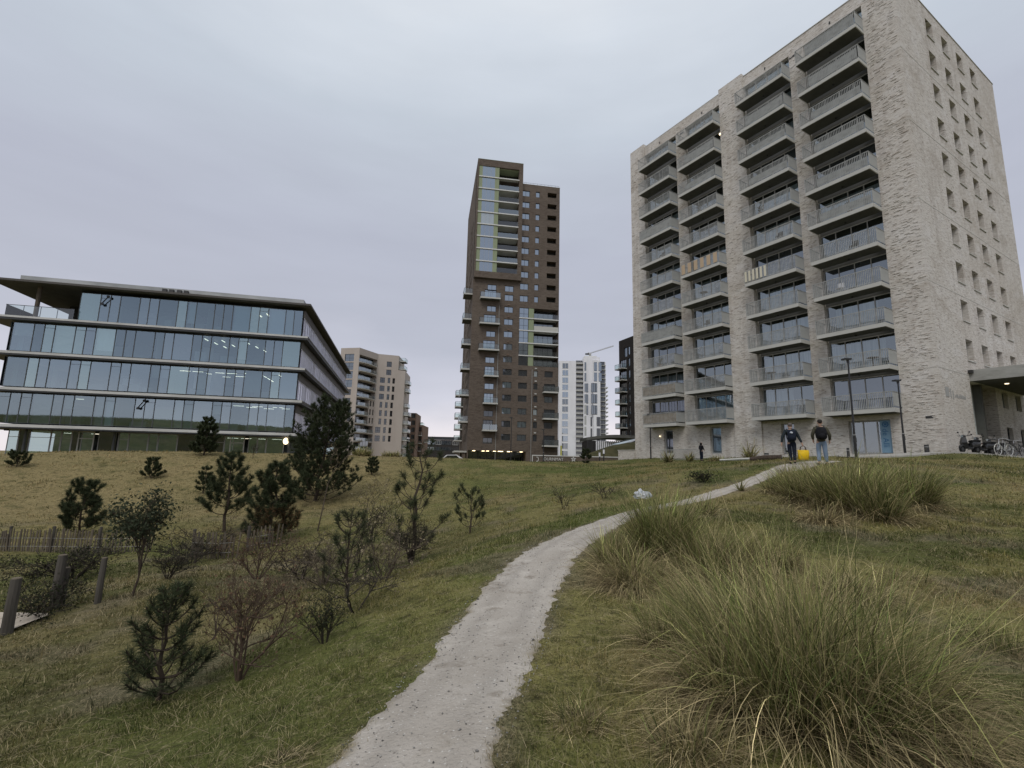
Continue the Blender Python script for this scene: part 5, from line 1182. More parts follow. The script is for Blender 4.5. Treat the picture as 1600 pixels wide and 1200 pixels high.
def backpack(label,o,k,mt,patch=None,lean=0,sc=1.):
    b=thing('backpack',label,'backpack',o.location,o.rotation_euler.z); y0=-.16+lean*.35
    secs=[(1.46,.10,.07),(1.40,.15,.11),(1.22,.17,.13),(1.05,.165,.12),(.99,.12,.08)]
    m=MB(); n=12; V=[]
    for z,w,d in secs:
        for i in range(n):
            t=2*math.pi*i/n; V.append((w*sc*math.copysign(abs(math.cos(t))**.6,math.cos(t))*k,(y0+lean*(z-1.25)-.06+d*math.copysign(abs(math.sin(t))**.6,math.sin(t)))*k,z*k))
    K=len(secs); m.add(V,[(i*n+j,(i+1)*n+j,(i+1)*n+(j+1)%n,i*n+(j+1)%n) for i in range(K-1) for j in range(n)]+[tuple(range(n)),tuple(range((K-1)*n,K*n))[::-1]])
    part('main_pocket',m,mt,b,(0,0,0),smooth=True)
    m=MB(); m.ball((0,(y0-.18)*k,1.12*k),(.12*k,.05*k,.10*k),10,7); part('front_pocket',m,mt,b,(0,0,0),smooth=True)
    for s in (-1,1):
        m=MB(); m.tube([(s*.11*k,(y0+.02+lean*.1)*k,1.42*k),(s*.125*k,(.03+lean*.6)*k,1.515*k),(s*.13*k,(.16+lean*.5)*k,1.40*k),(s*.15*k,(.15+lean*.2)*k,1.2*k),(s*.15*k,(-.05)*k,1.06*k)],.02*k,6); part('shoulder_strap',m,mt,b,(0,0,0))
    if patch:
        m=MB(); m.ball((-.03*k,(y0-.19)*k,1.335*k),(.065*k,.022*k,.045*k),8,5); part('pale_patch',m,patch,b,(0,0,0))
    return b
g=onray(1285,19.3); 
pr,k=person('person in olive jacket and light blue jeans walking away on the right',tuple(g),-.45,1.80,((-.29,-.02,1.16),(.30,-.02,1.15)),((-.25,.12,.98),(.29,.10,.95)),((-.10,.05,.50),(.12,.02,.50)),((-.12,-.06,.10),(.14,.04,.09)),'hair_dark','cloth_olive','denim','shoe_brown',0,jl=.86)
backpack('bulging black backpack on the back of the walker in blue jeans',pr,k,'cloth_black',sc=1.12)
g=onray(1238,20.0)
pl,k=person('person in dark jacket and navy trousers carrying a yellow bag',tuple(g),-.35,1.68,((-.33,.02,1.15),(.30,.02,1.16)),((-.37,.02,.90),(.40,.0,.90)),((-.06,.06,.50),(.09,-.02,.50)),((-.06,-.02,.10),(.08,-.10,.12)),'hair_grey','cloth_navy','trouser_navy','cloth_black',.10,jl=.88)
backpack('dark navy backpack with a pale patch on the walker with the yellow bag',pl,k,'trouser_navy','plastic_white',.10)
yb_=thing('shopping_bag','bright yellow shopping bag held by the walker in dark clothes','bag',(0,0,0),-.35)
hp=pl.matrix_basis@Vector((.40*k+.02,.0,.80*k)); yb_.location=(hp.x,hp.y,hp.z-.62)
q=MB(); V=[]
for z,w,d in ((.05,.165,.07),(.07,.19,.10),(.27,.205,.12),(.44,.20,.09)):
    for i in range(12):
        t=2*math.pi*i/12; V.append((w*math.copysign(abs(math.cos(t))**.45,math.cos(t))+.012*math.sin(9*z+i),d*math.copysign(abs(math.sin(t))**.45,math.sin(t))+.01*math.cos(7*z+2*i),z))
q.add(V,[(i*12+j,i*12+(j+1)%12,(i+1)*12+(j+1)%12,(i+1)*12+j) for i in range(3) for j in range(12)]+[tuple(range(12))[::-1],tuple(range(36,48))]); part('bag_body',q,'bag_yellow',yb_,(0,0,0),smooth=True)
for d in (-.06,.06):
    q=MB(); q.tube([(-.11,d,.43),(-.08,d*.7,.56),(0,d*.2,.63),(.08,d*.7,.56),(.11,d,.43)],.011,6); part('handle',q,'shoe_brown',yb_,(0,0,0))
g=onray(1096,41)
person('small person in a black hooded coat standing near the ground floor doors',tuple(g),-1.2,1.55,((-.24,-.02,1.16),(.24,.04,1.16)),((-.20,.16,1.05),(.20,.18,1.08)),((-.09,.02,.50),(.10,.03,.50)),((-.09,-.02,.10),(.10,.0,.10)),'cloth_black','cloth_black','trouser_navy','cloth_black',0,True,jl=.80)
# ================================================================ trees and shrubs
mat('twig_red',(.095,.068,.05),.9,.1); mat('twig_dark',(.045,.038,.03),.9,.1)
def frame(d):
    d=d/np.linalg.norm(d); a=np.cross(d,[0,0,1.]); 
    if np.linalg.norm(a)<1e-3: a=np.cross(d,[1.,0,0])
    a/=np.linalg.norm(a); return a,np.cross(d,a)
def needles(P,D,per,nl,rg,col,wid=.006,back=.12):
    """bottle-brush clumps of needles along twig ends: P tips, D directions"""
    n=len(P)*per; k=np.repeat(np.arange(len(P)),per); t=rg.random(n)
    D=D/np.linalg.norm(D,axis=1)[:,None]; a=rg.random(n)*2*np.pi
    ref=np.where(np.abs(D[:,2:3])<.9,np.array([[0,0,1.]]),np.array([[1.,0,0]])); A=np.cross(D,ref); A/=np.linalg.norm(A,axis=1)[:,None]; B=np.cross(D,A)
    rad=A[k]*np.cos(a)[:,None]+B[k]*np.sin(a)[:,None]
    base=P[k]-D[k]*(t*back)[:,None]; dr=D[k]*(.35+.55*(1-t))[:,None]+rad*(.55+.5*rg.random(n))[:,None]; dr/=np.linalg.norm(dr,axis=1)[:,None]
    ln=nl*(.7+.6*rg.random(n)); tip=base+dr*ln[:,None]; sd=np.cross(dr,rg.normal(0,1,(n,3))); sd/=np.linalg.norm(sd,axis=1)[:,None]+1e-9
    V=np.stack([base+sd*wid,base-sd*wid,tip],1).reshape(-1,3); T=np.arange(3*n).reshape(-1,3)
    c=col(n,rg); C=np.repeat(c,3,0); return V,T,C
def pinecol(n,rg,dead=0):
    m=rg.random(n)[:,None]; c=np.array([.026,.038,.018])*(1-m)+np.array([.075,.088,.042])*m
    if dead>0:
        w=(rg.random(n)<dead)[:,None]; c=np.where(w,np.array([.17,.085,.04])*(.6+.7*rg.random(n)[:,None]),c)
    return c
def pine(label,px,py,pytop,wpx,seed,dens=1.,foot=.45,sparse=False,lean=0.,y=None,levels=None,group=None,dead=0,taper=.85,low=.08,pos=None):
    rg=np.random.default_rng(seed); g=pos if pos is not None else (ground(px,py) if y is None else onray(px,y)); 
    dep=g@Fv; H=(py-pytop)/F_PX*dep if y is None else atY(px,pytop,g[1])[2]-g[2]; Wd=wpx/F_PX*dep/2
    o=thing('pine_tree',label,'pine tree',tuple(g-np.array([0,0,.05])),rg.random()*.01,group)
    wood=MB(); tr=[np.array([0,0,0.])]; n=9
    for i in range(1,n+1): tr.append(np.array([lean*H*(i/n)**1.3+rg.normal(0,.012*H),rg.normal(0,.012*H),H*.97*i/n]))
    r0=.018*H+.008; wood.tube(tr,[r0*(1-.86*i/n) for i in range(n+1)],7)
    tp=lambda z:np.array([np.interp(z,[p[2] for p in tr],[p[j] for p in tr]) for j in range(3)])
    P=[];D=[]; L=levels or max(4,int(H/.30)); 
    for i in range(L):
        t=low+(1-low)*(i+.3*rg.random())/L; z=t*H*.97; nb=rg.integers(5,8) if not sparse else rg.integers(2,5); a0=rg.random()*6.28
        reach=Wd*(1.08-t)**taper*min(1,foot+t*2.2)
        for b in range(nb):
            a=a0+6.28*b/nb+rg.normal(0,.25); l=reach*(.62+.5*rg.random())+.04; up=.25+.5*t+rg.normal(0,.12)
            pts=[tp(z)]; d=np.array([np.cos(a),np.sin(a),up*.5]); 
            for s in range(4):
                pts.append(pts[-1]+d/np.linalg.norm(d)*l/4); d=d+np.array([rg.normal(0,.12),rg.normal(0,.12),.28+.25*t])
            wood.tube(pts,[.006+.010*H*.5*(1-t)*(1-.2*q)*.6 for q in range(5)],4,False)
            m=max(2,int(l/.085*dens))
            for j in range(m):
                u=(j+1)/m if not sparse else .5+.5*(j+1)/m
                f=.30+.70*u; k=min(int(f*4),3); w=f*4-k; p=pts[k]*(1-w)+pts[k+1]*w; dd=pts[k+1]-pts[k]; dd=dd/np.linalg.norm(dd)
                if j<m-1:
                    q=rg.normal(0,1,3); q[2]=abs(q[2])*.9+.25; dd=dd*.5+q/np.linalg.norm(q)*.8; dd/=np.linalg.norm(dd); sl_=l*.16*(1.2-u*.6)+.04; wood.tube([p,p+dd*sl_],[.005,.003],3,False); p=p+dd*sl_
                P.append(p);D.append(dd)
    P.append(tr[-1]+[0,0,.03]);D.append(np.array([0,0,1.]))
    part('trunk',wood,'bark',o,(0,0,0))
    P=np.array(P);D=np.array(D); nl=np.clip(.055+.03*H,.07,.16); pxm=dep/F_PX/.64; per=int(54 if not sparse else 34); wid=max(.0032,pxm*.16)
    V,T,C=needles(P,D,per,nl,rg,lambda n,r:pinecol(n,r,0),wid,.13)
    if dead:
        zc=V[::3,2]; w=(np.random.default_rng(seed+1).random(len(zc))<dead)&(zc<.45*H)&(V[::3,0]>-.3*Wd); w=np.repeat(w,3); C[w]=np.array([.19,.10,.05])*(.7+.6*np.random.default_rng(2).random((w.sum(),1)))
    part('crown',npmesh('crown',V,T,'needle',C),None,o,(0,0,0)); return o
GP='young pines on the dune'
pine('large dense dark pine before the right corner of the glass office',492,782,628,150,1,.8,foot=.95,low=.0,taper=.42,group=GP,lean=.13,levels=20)
pine('lanky pine with separate tiers of branches, left of the dense browning pine',350,832,702,118,2,.95,group=GP,taper=.75,levels=8,low=.22)
pine('dense pine with browning lower branches just left of the large dark pine',422,846,722,116,3,1.15,foot=.9,group=GP,taper=.6,dead=.35,low=.05,levels=11)
pine('low bushy pine behind the paling fence at the left',122,838,750,96,4,1.1,foot=.9,group=GP,taper=.55,levels=9)
pine('small round pine alone on the straw slope below the office',236,747,717,40,5,1.3,foot=.9,group=GP,taper=.45,levels=5)
pine('flat little pine at the left edge of the crest',26,729,706,40,6,1.3,foot=.9,group=GP,taper=.4,levels=4)
pine('dark pine standing on the crest in front of the office ground floor',318,706,652,50,7,1.4,foot=.9,y=38.5,group=GP,taper=.5,levels=9,low=.02)
pine('small bright pine on the slope right of the large dark pine',581,742,713,27,8,1.2,foot=.9,group=GP,taper=.5,levels=5)
pine('tall open pine with twisted sparse branches in the middle of the slope',644,877,687,150,9,.75,sparse=True,group=GP,taper=.5,levels=11,low=.10,lean=.02)
pine('thin low pine nearest the path on the left',735,833,765,92,10,.8,sparse=True,group=GP,taper=.4,levels=7,low=.15)
pine('straggly pine half lost among bare saplings, below the large dark pine',540,926,798,120,11,.8,sparse=True,group=GP,taper=.5,levels=9,low=.15)
pine('nearest pine at the lower left, dark and loose with bare base',246,1094,918,160,12,.72,foot=.75,group=GP,taper=.55,levels=8,low=.10)
pine('tiny pine left of the lanky tiered pine',318,771,727,34,13,1.0,group=GP,taper=.5,levels=5)
pine('small dark evergreen bush before the lettered wall',916,0,701,24,14,1.5,y=52,group=GP,taper=.35,levels=5,low=.02)
pine('round evergreen bush on the bank beside the pavilion',958,0,692,20,15,1.5,pos=np.array([*atY(957.5,708,66)[:2],atY(957.5,709,66)[2]]),y=None,group=GP,taper=.35,levels=5,low=.02) if False else None
def leafcol(a,b):
    a=np.array(a);b=np.array(b); return lambda n,r:a*(1-(m:=r.random(n)[:,None]))+b*m
def shrub(label,px,py,pytop,wpx,seed,tw='twig',leaf=None,nst=5,depth=4,leafn=0,cat='shrub',name='bare_shrub',spread=.7,leafsz=.035,y=None,tall=1.,trunk=0,group=None,rad=1.):
    rg=np.random.default_rng(seed); g=ground(px,py) if y is None else onray(px,y); dep=g@Fv; H=(py-pytop)/F_PX*dep if y is None else atY(px,pytop,g[1])[2]-g[2]; Wd=wpx/F_PX*dep/2
    o=thing(name,label,cat,tuple(g-np.array([0,0,.03])),0,group); wood=MB(); tips=[]; pxm=dep/F_PX/.64
    rmin=max(.0018,pxm*.125)
    def grow(p,d,l,r,k):
        m=3; pts=[p]
        for s in range(m):
            d=d+rg.normal(0,.16,3); d[2]+=.05; d/=np.linalg.norm(d); pts.append(pts[-1]+d*l/m)
        wood.tube(pts,[max(r*(1-.4*s/m),rmin) for s in range(m+1)],4 if k<2 else 3,False)
        if k>=depth: tips.append((pts[-1],d)); return
        for b in range(rg.integers(2,4)+(k==0)):
            f=rg.uniform(.35,1); q=pts[0]+(pts[-1]-pts[0])*f; i=min(int(f*m),m-1); w=f*m-i; q=pts[i]*(1-w)+pts[i+1]*w
            dd=d+rg.normal(0,spread,3); dd[2]=dd[2]*.6+.22; dd/=np.linalg.norm(dd); grow(q,dd,l*rg.uniform(.5,.78),r*.6,k+1)
        tips.append((pts[-1],d)); 
    base=np.zeros(3)
    if trunk:
        tp=[base,np.array([.03*H,0,trunk*H*.5]),np.array([.05*H,.02*H,trunk*H])]; wood.tube(tp,[.022*H*rad,.018*H*rad,.015*H*rad],7); base=tp[-1]
    for i in range(nst):
        a=6.28*i/nst+rg.normal(0,.4); q=rg.uniform(.15,.75)*min(1.2,Wd/(H*.6)); d=np.array([np.cos(a)*q,np.sin(a)*q,1.]); d/=np.linalg.norm(d)
        grow(base+np.array([np.cos(a),np.sin(a),0])*.02*(0 if trunk else 1),d,H*(1-trunk)*rg.uniform(.38,.55)*tall,.011*H*rad,0)
    # scale to the size it has
    V=np.array(wood.v); zt=V[:,2].max(); xt=np.percentile(np.abs(V[:,:2]),97); s=np.array([Wd/xt,Wd/xt,H/zt]); wood.v=[tuple(v) for v in V*s]
    part('twigs' if not trunk else 'trunk',wood,tw,o,(0,0,0))
    if leafn:
        Vw=np.array(wood.v); Vw=Vw[Vw[:,2]>(.25+trunk*.6)*H]; P=np.concatenate([np.array([t[0] for t in tips])*s,Vw[rg.integers(0,len(Vw),len(tips))]]); k=rg.integers(0,len(P),leafn); base=P[k]+rg.normal(0,leafsz*1.6,(leafn,3)); n=leafn
        d=rg.normal(0,1,(n,3)); d/=np.linalg.norm(d,axis=1)[:,None]; e=np.cross(d,rg.normal(0,1,(n,3))); e/=np.linalg.norm(e,axis=1)[:,None]; L_=leafsz*(.6+.8*rg.random(n))[:,None]
        V=np.stack([base-d*L_*.5,base+e*L_*.32,base+d*L_*.5,base-e*L_*.32],1).reshape(-1,3); q=np.arange(n)[:,None]*4; T=np.concatenate([q+np.array([[0,1,2]]),q+np.array([[0,2,3]])],0)
        part('leaves',npmesh('leaves',V,T,'leaf',np.repeat(leaf(n,rg),4,0)),None,o,(0,0,0))
    return o
GB='bare shrubs and saplings in the hollow'
DRY=leafcol((.17,.14,.085),(.30,.25,.165)); RUST=leafcol((.09,.055,.035),(.17,.105,.065)); OAK=leafcol((.030,.040,.022),(.065,.075,.045)); DK=leafcol((.02,.026,.014),(.045,.05,.026))
shrub('leafy grey-green evergreen tree leaning over the posts at the left',206,932,766,84,31,'bark',OAK,6,4,2300,'tree','evergreen_tree',.42,.055,trunk=.20,tall=1.25)
shrub('wide bare shrub with red-brown twigs, nearest the camera on the left',372,1064,872,160,32,'twig_red',RUST,7,5,500,spread=.62,leafsz=.03,group=GB)
shrub('thin dark broom of upright twigs beside the path slope',506,1007,918,76,33,'twig_dark',DK,9,3,900,spread=.35,leafsz=.022,group=GB)
shrub('tall bare sapling with dry pale leaves in front of the large dark pine',496,830,690,70,34,'twig',DRY,1,3,60,cat='sapling',name='bare_sapling',spread=.55,trunk=.45,group=GB,leafsz=.06,rad=.28)
shrub('slender bare sapling with dry leaves right of the large dark pine',550,905,735,120,35,'twig_dark',DRY,4,4,300,cat='sapling',name='bare_sapling',spread=.75,trunk=.15,group=GB,leafsz=.055,rad=.5)
shrub('brown bare shrub under the browning pine',402,905,822,120,36,'twig_red',RUST,6,4,420,spread=.75,leafsz=.04,group=GB)
shrub('bare shrub with rusty leaves below the lanky tiered pine',345,868,800,100,37,'twig_dark',RUST,6,4,700,spread=.7,leafsz=.04,group=GB)
shrub('dark bramble thicket behind the grey posts',112,905,848,150,38,'twig_dark',DK,11,4,1300,spread=.8,leafsz=.045,group=GB)
shrub('dark low bramble in front of the sandy hollow',60,962,900,130,39,'twig_dark',DK,9,4,900,spread=.8,leafsz=.04,group=GB)
shrub('fine grey bare shrub right of the leafy evergreen tree',262,905,835,90,40,'twig_dark',DK,9,4,500,spread=.65,leafsz=.035,group=GB)
shrub('bare thin sapling on the grass left of the path bend',881,796,758,34,41,'twig_dark',DRY,5,3,20,spread=.4,group=GB,leafsz=.03)
shrub('low twiggy tuft of shrub left of the white plastic bag',943,779,752,34,42,'twig_dark',DRY,6,3,30,spread=.45,group=GB,leafsz=.03)
shrub('low dark shrub on the grass beyond the white plastic bag',1097,754,735,34,43,'twig_dark',DK,8,3,420,spread=.7,group=GB,leafsz=.06)
shrub('pale dry shrub among the saplings below the open pine',600,905,812,120,44,'twig',DRY,6,4,260,spread=.75,leafsz=.04,group=GB)
shrub('bare branching sapling left of the red-brown shrub',330,1000,900,90,45,'twig',RUST,3,4,60,spread=.6,trunk=.1,leafsz=.03,group=GB)
shrub('grey-green low growth at the foot of the open pine',640,880,800,90,46,'twig_dark',leafcol((.05,.052,.03),(.12,.11,.065)),8,4,1200,spread=.8,leafsz=.03,group=GB)
shrub('brown thicket between the saplings and the near shrub',470,905,840,130,47,'twig_dark',DRY,6,4,260,spread=.8,leafsz=.035,group=GB)
shrub('small bare shrub near the left crest under the office',395,716,690,14,48,'twig_dark',DRY,4,3,8,spread=.4,y=38,group=GB,leafsz=.03)
shrub('brown fine twigged thicket just left of the straggly pine',505,915,835,120,49,'twig',DRY,7,4,160,spread=.7,leafsz=.035,group=GB)
shrub('dark thicket between the short paling fence and the brown shrub',300,880,820,110,50,'twig_dark',DK,6,4,240,spread=.7,leafsz=.035,group=GB)
shrub('pale leafless saplings above the straggly pine',585,860,770,110,84,'twig_dark',DRY,5,4,160,spread=.6,leafsz=.04,group=GB,rad=.6)
shrub('broad bare thicket in front of the straggly pine',555,955,870,130,85,'twig_dark',DRY,5,4,200,spread=.7,leafsz=.03,group=GB)
# ---- wooden posts and paling fence in the hollow
for i,(px,py,pt,w,lab) in enumerate([(10,990,908,15,'grey wooden post nearest the left edge, in front of the sand'),(84,952,871,13,'tallest grey wooden post in the hollow, left of the thin one'),(95,948,890,9,'thin shorter grey wooden post close beside the tallest one'),(152,944,875,9,'grey wooden post furthest right in the hollow')]):
    g=ground(px,py); dep=g@Fv; h=(py-pt)/F_PX*dep; r=w/F_PX*dep/2; o=thing('wooden_post',lab,'post',tuple(g),.2*i,'grey posts in the hollow')
    rr=random.Random(i); m=MB(); m.tube([(0,0,-.15),(0,.0,h*.5),(.01,0,h)],[r*1.08,r*1.0,r*.94],10); part('post',m,'wood_grey',o,(0,0,0)); m=MB(); m.tube([(.01,0,h),(.01,0,h+.012)],[r*.9,r*.8],10); part('post_top',m,'wood_paling',o,(0,0,0))
def paling(label,pts,h,seed):
    rr=random.Random(seed); A=[ground(*p) for p in pts]; o=thing('paling_fence',label,'fence',tuple(A[0]),0); o0=A[0]
    m=MB(); L=[0]
    for a,b in zip(A[:-1],A[1:]): L.append(L[-1]+np.linalg.norm((b-a)[:2]))
    def at_(s): return np.array([np.interp(s,L,[p[j] for p in A]) for j in (0,1)])
    s=0; xs=[]
    while s<L[-1]:
        q=at_(s); z=hz(*q); b=np.array([q[0],q[1],z])-o0; t=rr.uniform(.016,.026); hh=h*rr.uniform(.82,1.08); lx,ly=rr.gauss(0,.04),rr.gauss(0,.03)
        m.add([(b[0]-t,b[1]-.01,b[2]-.05),(b[0]+t,b[1]-.01,b[2]-.05),(b[0]+t,b[1]+.01,b[2]-.05),(b[0]-t,b[1]+.01,b[2]-.05),(b[0]-t+lx,b[1]-.01+ly,b[2]+hh),(b[0]+t+lx,b[1]-.01+ly,b[2]+hh),(b[0]+t+lx,b[1]+.01+ly,b[2]+hh),(b[0]-t+lx,b[1]+.01+ly,b[2]+hh)],[(4,5,6,7),(0,1,5,4),(1,2,6,5),(2,3,7,6),(3,0,4,7)])
        s+=rr.uniform(.07,.12); xs.append(b)
    part('paling',m,'wood_paling',o,(0,0,0))
    for zz in (.25,.62): w=MB(); w.tube([p+np.array([0,-.015,zz*h]) for p in xs[::4]],.005,3); part('wire',w,'frame_grey',o,(0,0,0))
    for p in xs[::18]: w=MB(); w.tube([p+np.array([0,.04,-.1]),p+np.array([0,.04,h*1.15])],.045,7); part('fence_post',w,'wood_grey',o,(0,0,0))
paling('weathered chestnut paling fence along the far side of the hollow at the left',[(-60,862),(40,862),(140,864),(235,862)],.72,1)
paling('short run of paling fence under the lanky tiered pine',[(298,872),(340,874),(372,872)],.75,2)
paling('paling fence remnant beside the browning pine',[(385,862),(440,852)],.7,3)
# ================================================================ marram grass tufts
def tuft(label,px,py,pytop,wpx,n0,seed,dead=.35,y=None,green=.5,lmul=1.,wmm=4.,name='marram_tuft',droop=1.,group='marram grass tufts'):
    n=int(n0*.8); rg=np.random.default_rng(seed); g=ground(px,py) if y is None else onray(px,y); dep=g@Fv; H=((py-pytop)/F_PX*dep if y is None else atY(px,pytop,g[1])[2]-g[2])*1.06; R=wpx/F_PX*dep/2
    rad=R*.42*np.sqrt(rg.random(n)); a=rg.random(n)*6.283; bx=rad*np.cos(a); by=rad*np.sin(a); bz=hgt(g[0]+bx,g[1]+by)-g[2]-.02+.10*H*np.clip(1-rad/(R*.45),0,1)
    k=rg.random(n); dd=rg.random(n)<dead
    az=a+rg.normal(0,.9,n); lean=np.abs(rg.normal(.16,.24,n))+rad/R*.75; ln=H*(.35+.72*rg.random(n))*lmul; curl=np.abs(rg.normal(.65,.45,n))*droop
    lean=np.where(dd,lean+.50+.55*rg.random(n),lean); curl=np.where(dd,curl+.75*rg.random(n),curl); ln=np.where(rg.random(n)<.06,ln*1.35,ln)
    kn=np.where(rg.random(n)<.22,rg.normal(0,.95,n),0); kt=rg.uniform(.3,.8,n)
    wid=max(wmm*1.15/1000,dep/F_PX/.64*.55)*(.55+.9*rg.random(n))
    gr=np.array([.105,.14,.042]);go=np.array([.225,.225,.082]);stw=np.array([.39,.325,.175]);br=np.array([.20,.15,.085])
    m=rg.random(n)[:,None]; live=np.where(rg.random(n)[:,None]<green,gr*(1-m)+go*m,go*(1-m)+stw*.85*m); ded=br*(1-m)+stw*1.15*m
    vb=np.exp(rg.normal(-.02,.55,n))[:,None]; hi=(rg.random(n)<.16)[:,None]; live=np.where(hi,stw*1.15,live*vb); ded=np.where(hi,stw*1.35,ded*vb)
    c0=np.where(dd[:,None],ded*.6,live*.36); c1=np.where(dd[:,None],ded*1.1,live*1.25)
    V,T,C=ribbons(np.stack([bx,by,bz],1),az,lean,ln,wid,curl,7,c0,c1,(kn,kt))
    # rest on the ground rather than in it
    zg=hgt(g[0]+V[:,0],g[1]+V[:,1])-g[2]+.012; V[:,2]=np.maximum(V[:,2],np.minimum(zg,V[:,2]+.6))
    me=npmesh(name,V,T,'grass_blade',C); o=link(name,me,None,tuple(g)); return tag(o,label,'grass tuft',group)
tuft('largest marram tuft, arching blades spreading over the lower right foreground',1265,1100,868,640,5600,51,.45,lmul=1.15,droop=1.45,wmm=4.6)
tuft('loose marram tuft between the large one and the path mound',1125,1000,872,330,3000,52,.45)
tuft('dry straw-coloured tuft behind the largest one, right of centre',1330,930,862,230,1100,53,.75,green=.2)
tuft('tall green crest of marram on the mound beside the path bend',1035,858,764,170,3800,54,.15,green=.75,droop=.7)
tuft('collapsed straw skirt of marram at the near foot of the mound',990,912,828,210,2600,55,.85,green=.2,droop=1.5)
tuft('brown matted marram on the right flank of the mound',1115,890,796,260,3600,56,.6,green=.4,droop=1.2)
tuft('tall marram clump in front of the banner door, middle of the dark stand',1330,800,710,190,4200,57,.35,green=.6)
tuft('marram clump at the right end of the dark stand',1420,792,714,150,3000,58,.30,green=.65)
tuft('marram clump at the left end of the dark stand, below the walker in jeans',1262,786,720,120,2400,59,.35,green=.6)
tuft('pale dead grass spilling from the front of the dark stand',1285,815,770,130,1300,60,.92,green=.2,droop=1.5)
tuft('small upright tuft on the right verge below the walkers',1208,770,738,44,420,61,.35)
tuft('thin spiky tuft standing alone on the path edge',1158,767,741,16,90,62,.2)
tuft('fan shaped tuft at the right path edge beyond the mound',1103,803,768,62,420,63,.5)
tuft('short green tuft below the yellow bag',1232,752,724,56,500,64,.4,green=.5)
tuft('dry tuft with a few long bent stalks right of the largest one',1410,905,868,150,260,65,.8,green=.2)
tuft('low sprawling tuft at the bottom right corner',1480,1180,1085,240,900,66,.5)
tuft('flattened straw tuft at the lower left beside the path',445,1196,1150,200,260,67,.97,green=.1,droop=1.7)
tuft('low straw clump on the near right verge of the path',905,1130,1075,170,420,68,.6)
tuft('grassy hump below the beige building at the crest',565,0,697,60,800,69,.4,y=44,green=.4)
tuft('grassy hump right of the small bright pine at the crest',612,0,703,70,700,70,.4,y=46,green=.4)
tuft('tall thin marram at the left of the dark stand, hiding the path end',1232,772,722,60,800,75,.35,green=.5)
tuft('marram clump behind the dark stand, left of the banner lamp',1300,775,712,120,1500,76,.3,green=.6)
tuft('dark marram clump low at the right of the dark stand',1375,812,735,130,1800,77,.45,green=.6)
tuft('yellowish marram clump between the mound and the path edge, leaning over the gravel',960,880,812,110,900,86,.5,green=.4)
tuft('matted straw and green marram just right of the mound, towards the dark stand',1200,880,815,190,1700,87,.6,green=.4,droop=1.2)
tuft('wide bent clump at the left foot of the largest marram tuft',1140,1090,960,300,1900,88,.55,green=.5,droop=1.3)
tuft('wide bent clump at the right foot of the largest marram tuft',1420,1110,960,320,1900,89,.55,green=.4,droop=1.4)
tuft('green marram tuft at the far left of the large one, nearest the path',1040,1010,905,170,900,78,.45,green=.6)
tuft('straw tuft at the bottom edge under the largest marram',1080,1170,1080,260,900,79,.75,green=.3,droop=1.4)
tuft('small straw tuft far right on the middle slope',1520,850,828,70,160,80,.7)
tuft('low green tuft right of the largest marram',1540,1010,940,190,420,83,.3,green=.8)
GD='dry ornamental grasses at the foot of the pale block'
tuft('tall dry ornamental grass against the pier between the second and third columns',1171,0,684,34,260,71,.5,y=36,green=.2,group=GD)
tuft('dark ornamental grass left of the small hooded person',1078,0,703,20,180,72,.2,y=42,group=GD)
tuft('dark ornamental grass near the first door',1044,0,701,26,200,73,.2,y=45,group=GD)
tuft('low dry grass right of the small hooded person',1118,0,709,50,400,74,.6,y=38,green=.3,group=GD)
# ================================================================ turf: short grass over the ground
def turfmesh(name,n,ymin,ymax,hlo,hhi,wmin,segs,seed,straw,xr=1.35):
    rg=np.random.default_rng(seed); per=22; nc=n//per; cy=np.exp(rg.uniform(math.log(ymin),math.log(ymax),nc)); cx=rg.uniform(-xr,xr,nc)*(cy+.6)
    k=np.repeat(np.arange(nc),per); loose=rg.random(n//per*per)<.45; sg=(.016+.0055*cy)[k]*np.where(loose,5,1.)
    x=cx[k]+rg.normal(0,1,len(k))*sg; y=cy[k]+rg.normal(0,1,len(k))*sg
    d=pathdist(x,y); keep=(d>rg.normal(-.055,.055,len(k)))&~((x>22)&(y>28.8)&(y<60))&(y>.8); x,y,d,k,loose=x[keep],y[keep],d[keep],k[keep],loose[keep]; n=len(x)
    z=hgt(x,y); dist=np.sqrt(x*x+y*y+z*z)
    chue=rg.random(nc)[k]; clen=np.exp(rg.normal(0,.35,nc))[k]*np.where(loose,.75,1)
    lush=np.clip((fnoise(x*2.2,y*2.2,31)-.32)*2.3,.2,1.3)
    ln=(hlo+(hhi-hlo)*rg.random(n)**1.4)*(.45+.75*lush)*clen*np.clip(.55+d/1.2,.55,1)
    pd=straw*(.5+1.0*fnoise(x*.8+5,y*.8,41))+np.where(chue>.80,.4,-.05); dead=rg.random(n)<pd
    wid=np.maximum(wmin,dist/F_PX/.64*.46)*(.6+.7*rg.random(n)); az=rg.random(n)*6.283
    lean=np.where(dead,.7+.65*rg.random(n),np.abs(rg.normal(.3,.3,n))); curl=np.abs(rg.normal(.55,.4,n)); ln=np.where(dead,ln*1.3,ln)
    base=turf(x,y); m=rg.random(n)[:,None]; h=chue[:,None]
    tone=np.where(h<.30,np.array([.50,.60,.50]),np.where(h<.62,np.array([.95,1.0,.85]),np.array([1.35,1.25,1.15]))); c=base*tone*(.65+.65*m)
    st=np.array([.46,.375,.22])*(.45+.75*m); c=np.where(dead[:,None],st*.65+base*.5,c)
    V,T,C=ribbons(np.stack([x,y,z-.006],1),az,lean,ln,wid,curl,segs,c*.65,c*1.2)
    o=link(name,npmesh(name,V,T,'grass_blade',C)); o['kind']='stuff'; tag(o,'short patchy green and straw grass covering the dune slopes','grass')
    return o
turfmesh('short_grass',420000,1.5,11,.022,.085,.0026,2,81,.27)
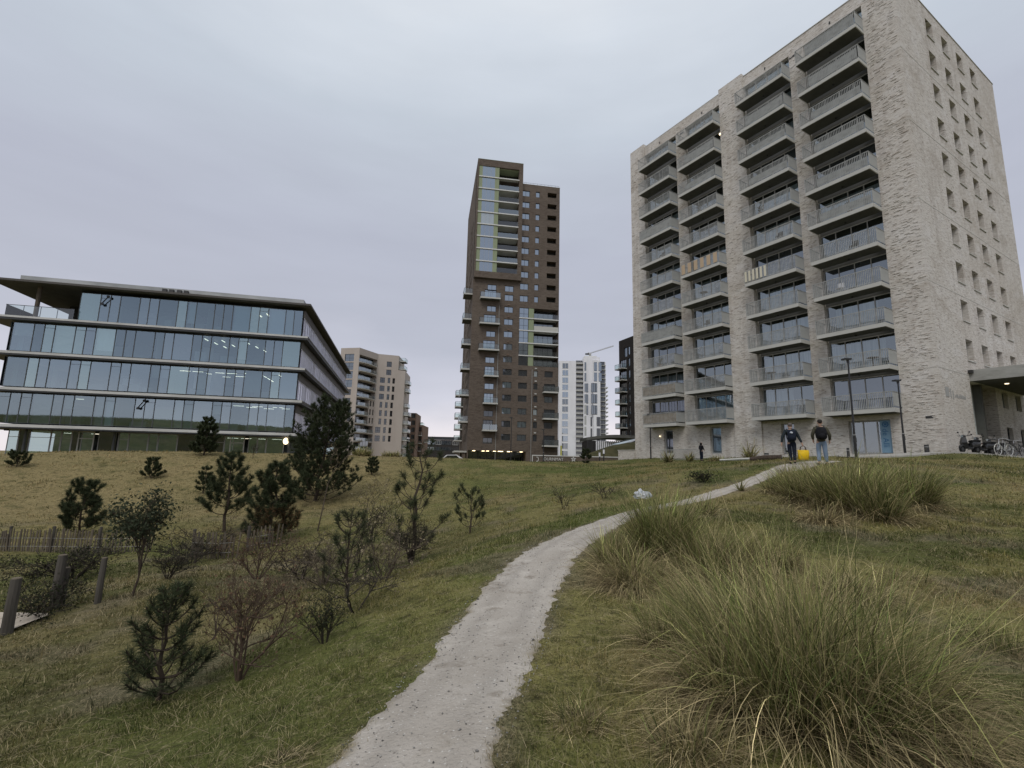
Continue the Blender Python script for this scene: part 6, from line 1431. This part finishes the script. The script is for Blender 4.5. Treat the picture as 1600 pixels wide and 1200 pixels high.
turfmesh('dune_grass',210000,9,60,.05,.15,.004,2,82,.30,1.25)
# a scatter of longer fallen straws and pebbles by the path
def straws():
    rg=np.random.default_rng(91); n=3200; y=np.exp(rg.uniform(math.log(1.9),math.log(16),n)); x=rg.uniform(-1.2,1.2,n)*(y+.5); d=pathdist(x,y); k=d>-.04; x,y=x[k],y[k]; n=len(x); z=hgt(x,y)+.03
    m=rg.random(n)[:,None]; c=np.array([.40,.33,.20])*(.5+.6*m); V,T,C=ribbons(np.stack([x,y,z],1),rg.random(n)*6.283,1.25+.3*rg.random(n),.08+.22*rg.random(n)**2,np.maximum(.003,np.hypot(x,y)/F_PX/.64*.4),.3*rg.random(n),2,c,c)
    o=link('fallen_straw',npmesh('fallen_straw',V,T,'grass_blade',C)); o['kind']='stuff'; tag(o,'loose pale straws lying across the turf','straw')
straws()
def pebbles():
    rg=np.random.default_rng(92); V=[];T=[];C=[]; n=2600; i=rg.integers(0,150,n); s=rg.normal(0,.8,n)
    oct_=np.array([(1,0,0),(0,1,0),(-1,0,0),(0,-1,0),(0,0,.7),(0,0,-.4)]); tri=np.array([(0,1,4),(1,2,4),(2,3,4),(3,0,4),(1,0,5),(2,1,5),(3,2,5),(0,3,5)])
    for k in range(n):
        p=PLs[i[k]]; q=PLs[min(i[k]+1,_m-1)]; t=(q-p); t/=np.linalg.norm(t)+1e-9; nn=np.array([-t[1],t[0]]); side=np.sign(s[k])*min(abs(s[k])**.5,1.02)*PHs[i[k]]
        c=p+nn*side+t*rg.normal(0,.1); dist=math.hypot(*c)
        r=rg.uniform(.003,.009)*(1 if rg.random()<.97 else 1.7)
        if r<dist*.0006: continue
        M3=oct_*r*rg.uniform(.6,1.3,3)*rg.uniform(.8,1.2,(6,1)); V.append(M3+np.array([c[0],c[1],hz(*c)+.014])); T.append(tri+6*(len(V)-1)); g=rg.choice([.12,.22,.34,.5],p=[.15,.3,.35,.2]); C.append(np.full((6,3),g)*np.array([1,.97,.92]))
    if V: o=link('pebbles',npmesh('pebbles',np.concatenate(V),np.concatenate(T),'leaf',np.concatenate(C))); o['kind']='stuff'; tag(o,'loose pebbles scattered on the gravel path','pebbles')
pebbles()
for o in BASE:
    if '_b' in o: del o['_b']
for o in COL.objects:
    if '_b' in o: del o['_b']
